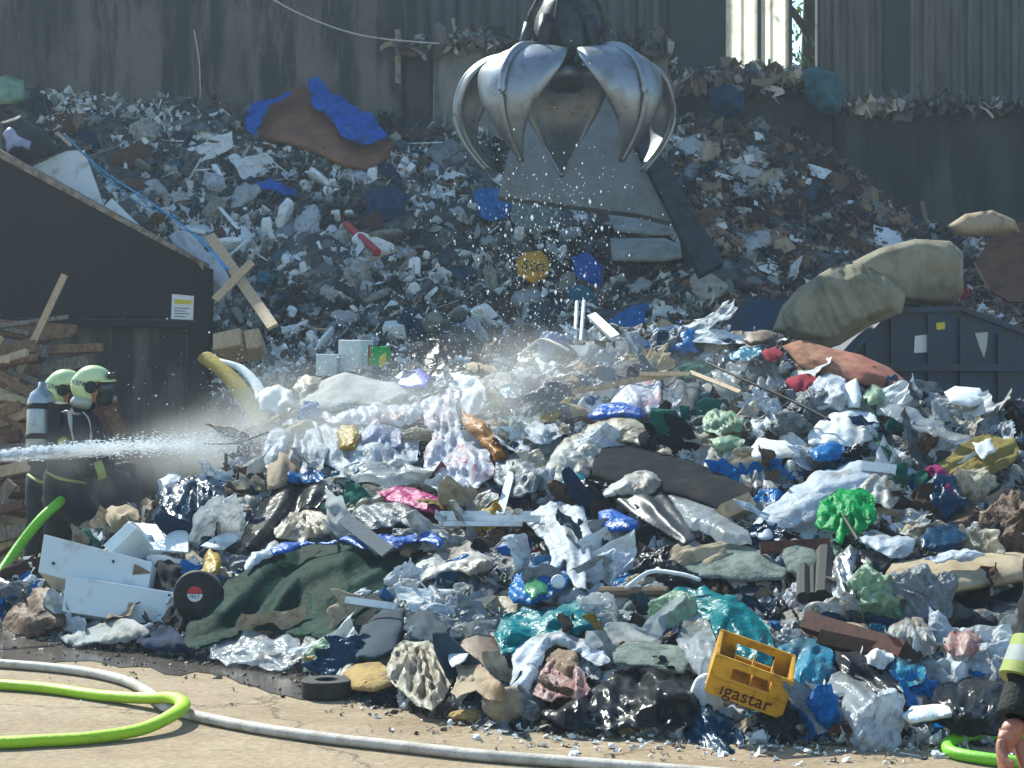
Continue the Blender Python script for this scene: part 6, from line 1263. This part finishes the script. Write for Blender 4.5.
# ------------------------------------------------------------------ labels for the loose pieces: what each looks like and the nearest landmarks
used = set(); auto = [o for o in COL.objects if '_auto' in o]
seen_l = {o['label'] for o in COL.objects if 'label' in o}
def rel(dx, dy):
    if abs(dy) > abs(dx) * 1.2: return 'above' if dy < 0 else 'below'
    return 'beside'
for o in auto:
    px, py, de = o['_px'], o['_py'], o['_desc']
    near = sorted(LAND, key=lambda l: (l[1] - px) ** 2 + (l[2] - py) ** 2)
    cands = []
    n0 = near[0]; dx, dy = px - n0[1], py - n0[2]; dist = math.hypot(dx, dy)
    r0 = rel(dx, dy); q = 'just ' if dist < 28 else 'well ' if dist > 70 and r0 != 'beside' else ''
    cands.append(f'{de} {q}{r0} the {n0[0]}')
    for nn in near[1:5]: cands.append(f'{de} between the {n0[0]} and the {nn[0]}')
    for nn in near[1:4]: cands.append(f'{de} {rel(px - nn[1], py - nn[2])} the {nn[0]}')
    for ad in ('dusty', 'tilted', 'half-buried'):
        for nn in near[:4]: cands.append(f'{ad} {de} {rel(px - nn[1], py - nn[2])} the {nn[0]}')
    cands = [c for c in cands if 4 <= len(c.split()) <= 16]
    lab = next((c for c in cands if c not in used and c not in seen_l), cands[0]); used.add(lab); o['label'] = lab
    for k in ('_auto', '_px', '_py', '_desc'): del o[k]

# ------------------------------------------------------------------ the uncountable small stuff: shards, crumbs, shreds
def ramp_mat(name, cols, trans=.15, rough=.6):
    m = bpy.data.materials.new(name); m.use_nodes = True; t = m.node_tree; N, L = t.nodes, t.links; b = N["Principled BSDF"]; b.inputs["Roughness"].default_value = rough
    at = N.new("ShaderNodeAttribute"); at.attribute_name = 'tint'; cr = N.new("ShaderNodeValToRGB"); cr.color_ramp.interpolation = 'CONSTANT'
    e = cr.color_ramp.elements; n = len(cols); e[0].color = lin(cols[0]); e[1].position = 1 / n; e[1].color = lin(cols[1])
    for i in range(2, n): q = e.new(i / n); q.color = lin(cols[i])
    L.new(at.outputs["Fac"], cr.inputs[0]); L.new(cr.outputs[0], b.inputs["Base Color"])
    if trans:
        tr_ = N.new("ShaderNodeBsdfTranslucent"); ms = N.new("ShaderNodeMixShader"); ms.inputs[0].default_value = trans; L.new(cr.outputs[0], tr_.inputs[0])
        L.new(b.outputs[0], ms.inputs[1]); L.new(tr_.outputs[0], ms.inputs[2]); L.new(ms.outputs[0], N["Material Output"].inputs[0])
    return m
def tmpl():
    T = []
    for k in range(9):   # crumpled scraps of sheet
        n_ = 4; g_ = np.array([(x, y) for y in np.linspace(-.5, .5, n_) for x in np.linspace(-.5, .5, n_)]) * (1.15, nrg.uniform(.55, 1)); g_ += nrg.normal(0, .1, g_.shape)
        z_ = nrg.normal(0, .2, n_ * n_); T.append((np.column_stack([g_, z_]), [(n_ * j + i, n_ * j + i + 1, n_ * (j + 1) + i + 1, n_ * (j + 1) + i) for j in range(n_ - 1) for i in range(n_ - 1)]))
    for k in range(5):   # curled strips
        t_ = np.linspace(-1, 1, 8); c = np.column_stack([t_ * .95, .25 * np.sin(t_ * nrg.uniform(1, 4) + k), .3 * np.cos(t_ * nrg.uniform(1, 4))]); w_ = nrg.uniform(.04, .13)
        V = np.concatenate([[p + (0, -w_, nrg.normal(0, .03)), p + (0, w_, nrg.normal(0, .03))] for p in c]); T.append((V, [(2 * i, 2 * i + 2, 2 * i + 3, 2 * i + 1) for i in range(7)]))
    p, f = ico(2)
    for k in range(5): T.append((p * (1 + .42 * crease(p, 400 + k, 12, 1.1))[:, None] * .42 * np.array([1.3, .9, .6]), f))
    for s_ in ((.45, .3, .12), (.95, .05, .03), (.8, .09, .02)):   # chips and slivers
        c = np.array([(x, y, z_) for z_ in (-1, 1) for y in (-1, 1) for x in (-1, 1)], float) * np.array(s_) + nrg.normal(0, .02, (8, 3))
        T.append((c, [(0, 2, 3, 1), (4, 5, 7, 6), (0, 1, 5, 4), (2, 6, 7, 3), (0, 4, 6, 2), (1, 3, 7, 5)]))
    return T
TM = tmpl()
def mass(name, label, pts, sizes, cols, weights, trans=.15, flat=False, rough=.6, mid=.5):
    V, Fc, tint = [], [], []; n0 = 0; cols = sorted(cols, key=lambda c: sum(lin(c)[:3])); cl = smoothn(np.asarray(pts), 51 + len(cols), 1.7, 6); w_ = np.array(weights, float); w_ /= w_.sum()
    for p, s_, cc in zip(pts, sizes, cl):
        v, f = TM[nrg.choice(len(TM), p=w_)]; e = Euler(nrg.uniform(0, 6.28, 3) if not flat else (nrg.normal(0, .3), nrg.normal(0, .3), nrg.uniform(0, 6.28))).to_matrix()
        V.append(v @ np.array(e).T * s_ + p); Fc += [tuple(i + n0 for i in q) for q in f]; tint += [float(np.clip(mid + .38 * cc + (nrg.random() - .5) * .85, 0, .999))] * len(f); n0 += len(v)
    V = np.vstack(V); o = mesh_ob(name, V, Fc, ramp_mat(name, cols, trans, rough)); a = o.data.attributes.new('tint', 'FLOAT', 'FACE'); a.data.foreach_set('value', tint)
    return tag(o, label, 'rubbish', kind='stuff')
def surf_pts(n, s, xr, yf0, yf1, off):
    xs = nrg.uniform(*xr, n); a, b = yf0(xs), yf1(xs); ys = a + (b - a) * nrg.random(n); d = Dat(xs, ys, s) - nrg.uniform(*off, n); ok = ~((xs < 213) & (ys > 262 - (208 - xs) * .52 + 8)) | (s == 'f'); return to_world(xs, ys, d)[ok], xs[ok], ys[ok]
WT = [4] * 9 + [3] * 5 + [3] * 5 + [2, 4, 3]
p, xs, ys = surf_pts(34000, 'f', (-40, 1060), lambda x: crestF(x) - 3, lambda x: baseF(x) + 4, (-.04, .07)); p[:, 2] = np.maximum(p[:, 2], .01)
kp = np.array([not covered(a, b) or nrg.random() < .06 for a, b in zip(xs, ys)]); p = p[kp]
mass('small_rubbish', 'countless small scraps of plastic and paper covering the sunlit heap', p, nrg.gamma(1.8, .022, len(p)) + .016, ['#cfd4d8', '#d6d8d6', '#8f8d86', '#2a2a2c', '#b9b3a4', '#4b4640', '#6a5240', '#c9ccd0', '#1e2430', '#93856e', '#35302b', '#7e8890', '#2b5f8c', '#d8d8d0', '#5a5a58', '#1b1b1d', '#b5bac0', '#61666a', '#8c9aa6', '#463b33', '#c6bfae', '#20262c', '#9ea2a2', '#4b2c30', '#dfe2e4', '#544c42'], WT, .2, mid=.42)
p, xs, ys = surf_pts(21000, 'r', (40, 700), lambda x: topR(x) - 2, lambda x: np.minimum(crestF(x), 470), (-.05, .07)); kp = np.array([not covered(a, b) for a, b in zip(xs, ys)]); p = p[kp]
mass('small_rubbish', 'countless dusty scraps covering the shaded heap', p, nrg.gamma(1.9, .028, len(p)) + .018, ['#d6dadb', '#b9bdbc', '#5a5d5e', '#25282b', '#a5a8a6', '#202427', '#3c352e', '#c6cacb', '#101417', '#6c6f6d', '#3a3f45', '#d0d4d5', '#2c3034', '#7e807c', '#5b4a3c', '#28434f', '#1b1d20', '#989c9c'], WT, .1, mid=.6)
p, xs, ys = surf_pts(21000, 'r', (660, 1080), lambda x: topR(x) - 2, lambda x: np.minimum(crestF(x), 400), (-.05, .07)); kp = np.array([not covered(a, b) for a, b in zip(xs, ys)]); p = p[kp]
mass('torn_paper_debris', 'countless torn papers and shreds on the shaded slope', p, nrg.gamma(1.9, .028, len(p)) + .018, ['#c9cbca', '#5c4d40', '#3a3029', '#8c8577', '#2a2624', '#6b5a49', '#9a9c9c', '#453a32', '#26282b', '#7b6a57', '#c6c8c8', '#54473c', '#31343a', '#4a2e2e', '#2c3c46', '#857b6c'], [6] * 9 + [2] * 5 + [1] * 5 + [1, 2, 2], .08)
# on the ledge behind the wall top
xs = nrg.uniform(400, 1060, 5200); zt = np.interp(xs, [400, 430, 540, 668, 680, 725, 800, 835, 1060], [44, 44, 44, 48, 78, 62, 66, 92, 112]); keep = nrg.random(len(xs))
d = nrg.uniform(23.0, 25.3, len(xs)); base_z = np.where(xs < 668, wz(50, WD), np.where(xs < 835, wz(95, WD), wz(112, WD)))
hump = np.interp(xs, [400, 440, 480, 540, 600, 668, 690, 730, 790, 815, 830, 860, 880, 910, 960, 1010, 1060], [.05, .2, .28, .12, .2, .12, .35, .5, .45, .3, .05, .12, .2, .22, .2, .1, .05])
z_ = base_z + hump * (1 - np.abs(d - 24.0) / 1.6) * nrg.random(len(xs)) ** .5
pl = np.column_stack([(xs - CX) / F * d, d, z_])
mass('ledge_rubbish', 'rubbish spilled along the ledge on top of the bunker wall', pl, nrg.gamma(3, .035, len(pl)) + .03, ['#8b7a66', '#4c4037', '#b2a998', '#33302d', '#6c5d4e', '#5d5a55', '#27292c', '#94908a', '#52443a', '#3b4a50'], WT, .1)
for q, (x0, x1, z0, h_) in enumerate(((400, 668, wz(50, WD), .14), (668, 830, wz(95, WD), .34), (832, 1200, wz(112, WD), .14))):
    nx = 120; ny = 14; XX = np.linspace(wx(x0, WD), wx(x1, WD), nx); YY = np.linspace(WD + .05, WD + 2.3, ny); G_ = np.array([(x, y, 0) for y in YY for x in XX]); n = .5 + .5 * smoothn(G_, 77 + q, 2.5)
    G_[:, 2] = z0 - .02 + h_ * np.clip(n, 0, 1.4) * np.sin(np.pi * np.clip((G_[:, 1] - WD) / 2.4, 0, 1)) ** .5
    o = mesh_ob('ledge_rubbish', G_, [(j * nx + i, j * nx + i + 1, (j + 1) * nx + i + 1, (j + 1) * nx + i) for j in range(ny - 1) for i in range(nx - 1)], hr_mat, smooth=True); tag(o, 'bed of spilled rubbish on the wall ledge', 'rubbish', kind='stuff')
# crumbs on the yard in front of the heap
xs = nrg.uniform(-40, 1060, 1500); yy = baseF(xs) + nrg.exponential(9, len(xs)) - 2; d = F * EYE / (yy - HY); pg = np.column_stack([(xs - CX) / F * d, d, np.full(len(xs), .008)])
mass('ground_crumbs', 'small crumbs and scraps scattered on the yard before the heap', pg, nrg.gamma(2, .007, len(pg)) + .006, ['#cfd2d0', '#7a6c5a', '#3c352e', '#a79a86', '#5b5146', '#e0e0dc', '#2b2b2b'], WT, 0, flat=True)
# ------------------------------------------------------------------ water: jet, droplets, mist
def drops(name, label, P0, size, stretch=None, emis=0):
    m = bpy.data.materials.get('water_drop')
    if not m:
        m = bpy.data.materials.new('water_drop'); m.use_nodes = True; t = m.node_tree; b = t.nodes["Principled BSDF"]; b.inputs["Base Color"].default_value = (.9, .93, .96, 1); b.inputs["Roughness"].default_value = .15
        tr_ = t.nodes.new("ShaderNodeBsdfTranslucent"); tr_.inputs[0].default_value = (.9, .94, .98, 1); ms = t.nodes.new("ShaderNodeMixShader"); ms.inputs[0].default_value = .6
        t.links.new(b.outputs[0], ms.inputs[1]); t.links.new(tr_.outputs[0], ms.inputs[2]); t.links.new(ms.outputs[0], t.nodes["Material Output"].inputs[0])
    o8 = np.array([(1, 0, 0), (-1, 0, 0), (0, 1, 0), (0, -1, 0), (0, 0, 1), (0, 0, -1)], float); f8 = [(0, 2, 4), (2, 1, 4), (1, 3, 4), (3, 0, 4), (2, 0, 5), (1, 2, 5), (3, 1, 5), (0, 3, 5)]
    n = len(P0); sz = np.asarray(size)[:, None, None] * (np.array(stretch) if stretch is not None else 1) * np.ones((1, 1, 3)); V = (P0[:, None, :] + o8[None] * sz).reshape(-1, 3)
    Fc = [tuple(i + 6 * k for i in f) for k in range(n) for f in f8]
    o = mesh_ob(name, V, Fc, m); return tag(o, label, 'water', kind='stuff')
N_ = 9000; t = nrg.random(N_); a = np.array(P(-60, 461, 12.2)); b = np.array(P(300, 441, 13.6)); c = a + (b - a) * t[:, None]; c[:, 2] += .03 * np.sin(t * 3.1)
rad = (.010 + .06 * t ** 1.5)[:, None]; c += nrg.normal(0, 1, (N_, 3)) * rad * np.array([1, .8, 1])
drops('water_jet', 'white jet of water shooting across in front of the masked firefighter', c, (nrg.gamma(2, .0009, N_) + .0012) * (1.2 - t), (3.2, 1, 1))
N_ = 950; xs = nrg.normal(545, 42, N_); ys = nrg.normal(250, 52, N_); c = to_world(xs, ys, nrg.uniform(13.5, 15.5, N_)); drops('water_droplets', 'fine glittering droplets falling below the grab', c, nrg.gamma(2, .0012, N_) + .0006, (1, 1, 1.9))
N_ = 2600; xs = nrg.normal(420, 110, N_); ys = nrg.normal(400, 40, N_); c = to_world(xs, ys, nrg.uniform(12.8, 14.2, N_)); drops('spray_droplets', 'fine spray hanging over the pale bags', c, nrg.gamma(2, .0011, N_) + .0012)
def mist(name, label, c, r, dens, seed, nscale=1.6, an=.45, rot=0):
    bm = bmesh.new(); bmesh.ops.create_icosphere(bm, subdivisions=4, radius=1)
    p = np.array([tuple(v.co) for v in bm.verts])
    for v in bm.verts: v.co = Vector(v.co)
    me = bpy.data.meshes.new(name); bm.to_mesh(me); bm.free(); o = bpy.data.objects.new(name, me); COL.objects.link(o); o.location = c; o.scale = r; o.rotation_euler = (0, R(rot), 0)
    m = bpy.data.materials.new(name); m.use_nodes = True; t = m.node_tree; N, L = t.nodes, t.links; N.remove(N["Principled BSDF"]); pv = N.new("ShaderNodeVolumePrincipled"); pv.inputs["Color"].default_value = (.93, .96, 1, 1); pv.inputs["Anisotropy"].default_value = an
    tc = N.new("ShaderNodeTexCoord"); ln = N.new("ShaderNodeVectorMath"); ln.operation = 'LENGTH'; L.new(tc.outputs["Object"], ln.inputs[0])
    mr = N.new("ShaderNodeMapRange"); mr.interpolation_type = 'SMOOTHSTEP'; mr.inputs[1].default_value = 1; mr.inputs[2].default_value = 0; mr.inputs[3].default_value = 0; mr.inputs[4].default_value = 1; L.new(ln.outputs["Value"], mr.inputs[0])
    mp = N.new("ShaderNodeMapping"); mp.inputs["Scale"].default_value = r; mp.inputs["Location"].default_value = (seed, seed * 2, 0); L.new(tc.outputs["Object"], mp.inputs[0])
    nz = N.new("ShaderNodeTexNoise"); nz.inputs["Scale"].default_value = nscale; nz.inputs["Detail"].default_value = 3; L.new(mp.outputs[0], nz.inputs["Vector"])
    m2 = N.new("ShaderNodeMapRange"); m2.inputs[1].default_value = .36; m2.inputs[2].default_value = .66; L.new(nz.outputs[0], m2.inputs[0])
    mu = N.new("ShaderNodeMath"); mu.operation = 'MULTIPLY'; L.new(mr.outputs[0], mu.inputs[0]); L.new(m2.outputs[0], mu.inputs[1]); mu2 = N.new("ShaderNodeMath"); mu2.operation = 'MULTIPLY'; mu2.inputs[1].default_value = dens; L.new(mu.outputs[0], mu2.inputs[0])
    L.new(mu2.outputs[0], pv.inputs["Density"]); L.new(pv.outputs[0], N["Material Output"].inputs["Volume"]); me.materials.append(m); return tag(o, label, 'mist', kind='stuff')
mist('water_mist', 'spray fanning out along the water jet', P(240, 446, 14.0), (1.35, .7, .36), 1.9, 3.0, rot=-5)
mist('water_mist', 'mist rising in front of the bay side post', P(262, 418, 14.6), (1.15, .6, .55), .9, 9.0)
mist('water_mist', 'soft spray drifting over the pale bags', P(365, 418, 14.2), (1.5, .8, .55), 1.7, 7.0)
mist('water_mist', 'thin sunlit mist over the crest of the heap', P(520, 400, 14.0), (1.5, 1.0, .65), 1.3, 11.0)
mist('water_mist', 'faint mist drifting towards the carpet roll', P(700, 400, 13.4), (1.3, .8, .5), .5, 15.0)
mist('water_mist', 'thin spray veiling the masked firefighter', P(95, 468, 13.4), (.75, .4, .4), .9, 21.0)
mist('jet_spray', 'white core of the water jet', P(60, 452, 12.7), (1.3, .2, .06), 12.0, 5.0, 5, rot=-3.2)
# ------------------------------------------------------------------ haze box round everything
hz = mesh_ob('haze', [(x, y, z_) for z_ in (-1, 13) for y in (-4, 34) for x in (-22, 22)], [(0, 2, 3, 1), (4, 5, 7, 6), (0, 1, 5, 4), (2, 6, 7, 3), (0, 4, 6, 2), (1, 3, 7, 5)], None, recenter=False)
m = bpy.data.materials.new('haze'); m.use_nodes = True; N = m.node_tree.nodes; N.remove(N["Principled BSDF"]); pv = N.new("ShaderNodeVolumePrincipled"); pv.inputs["Color"].default_value = (.72, .86, 1, 1); pv.inputs["Density"].default_value = HAZE; pv.inputs["Anisotropy"].default_value = .3
m.node_tree.links.new(pv.outputs[0], N["Material Output"].inputs["Volume"]); hz.data.materials.append(m); tag(hz, 'thin bluish dust haze filling the yard', 'haze', kind='stuff')
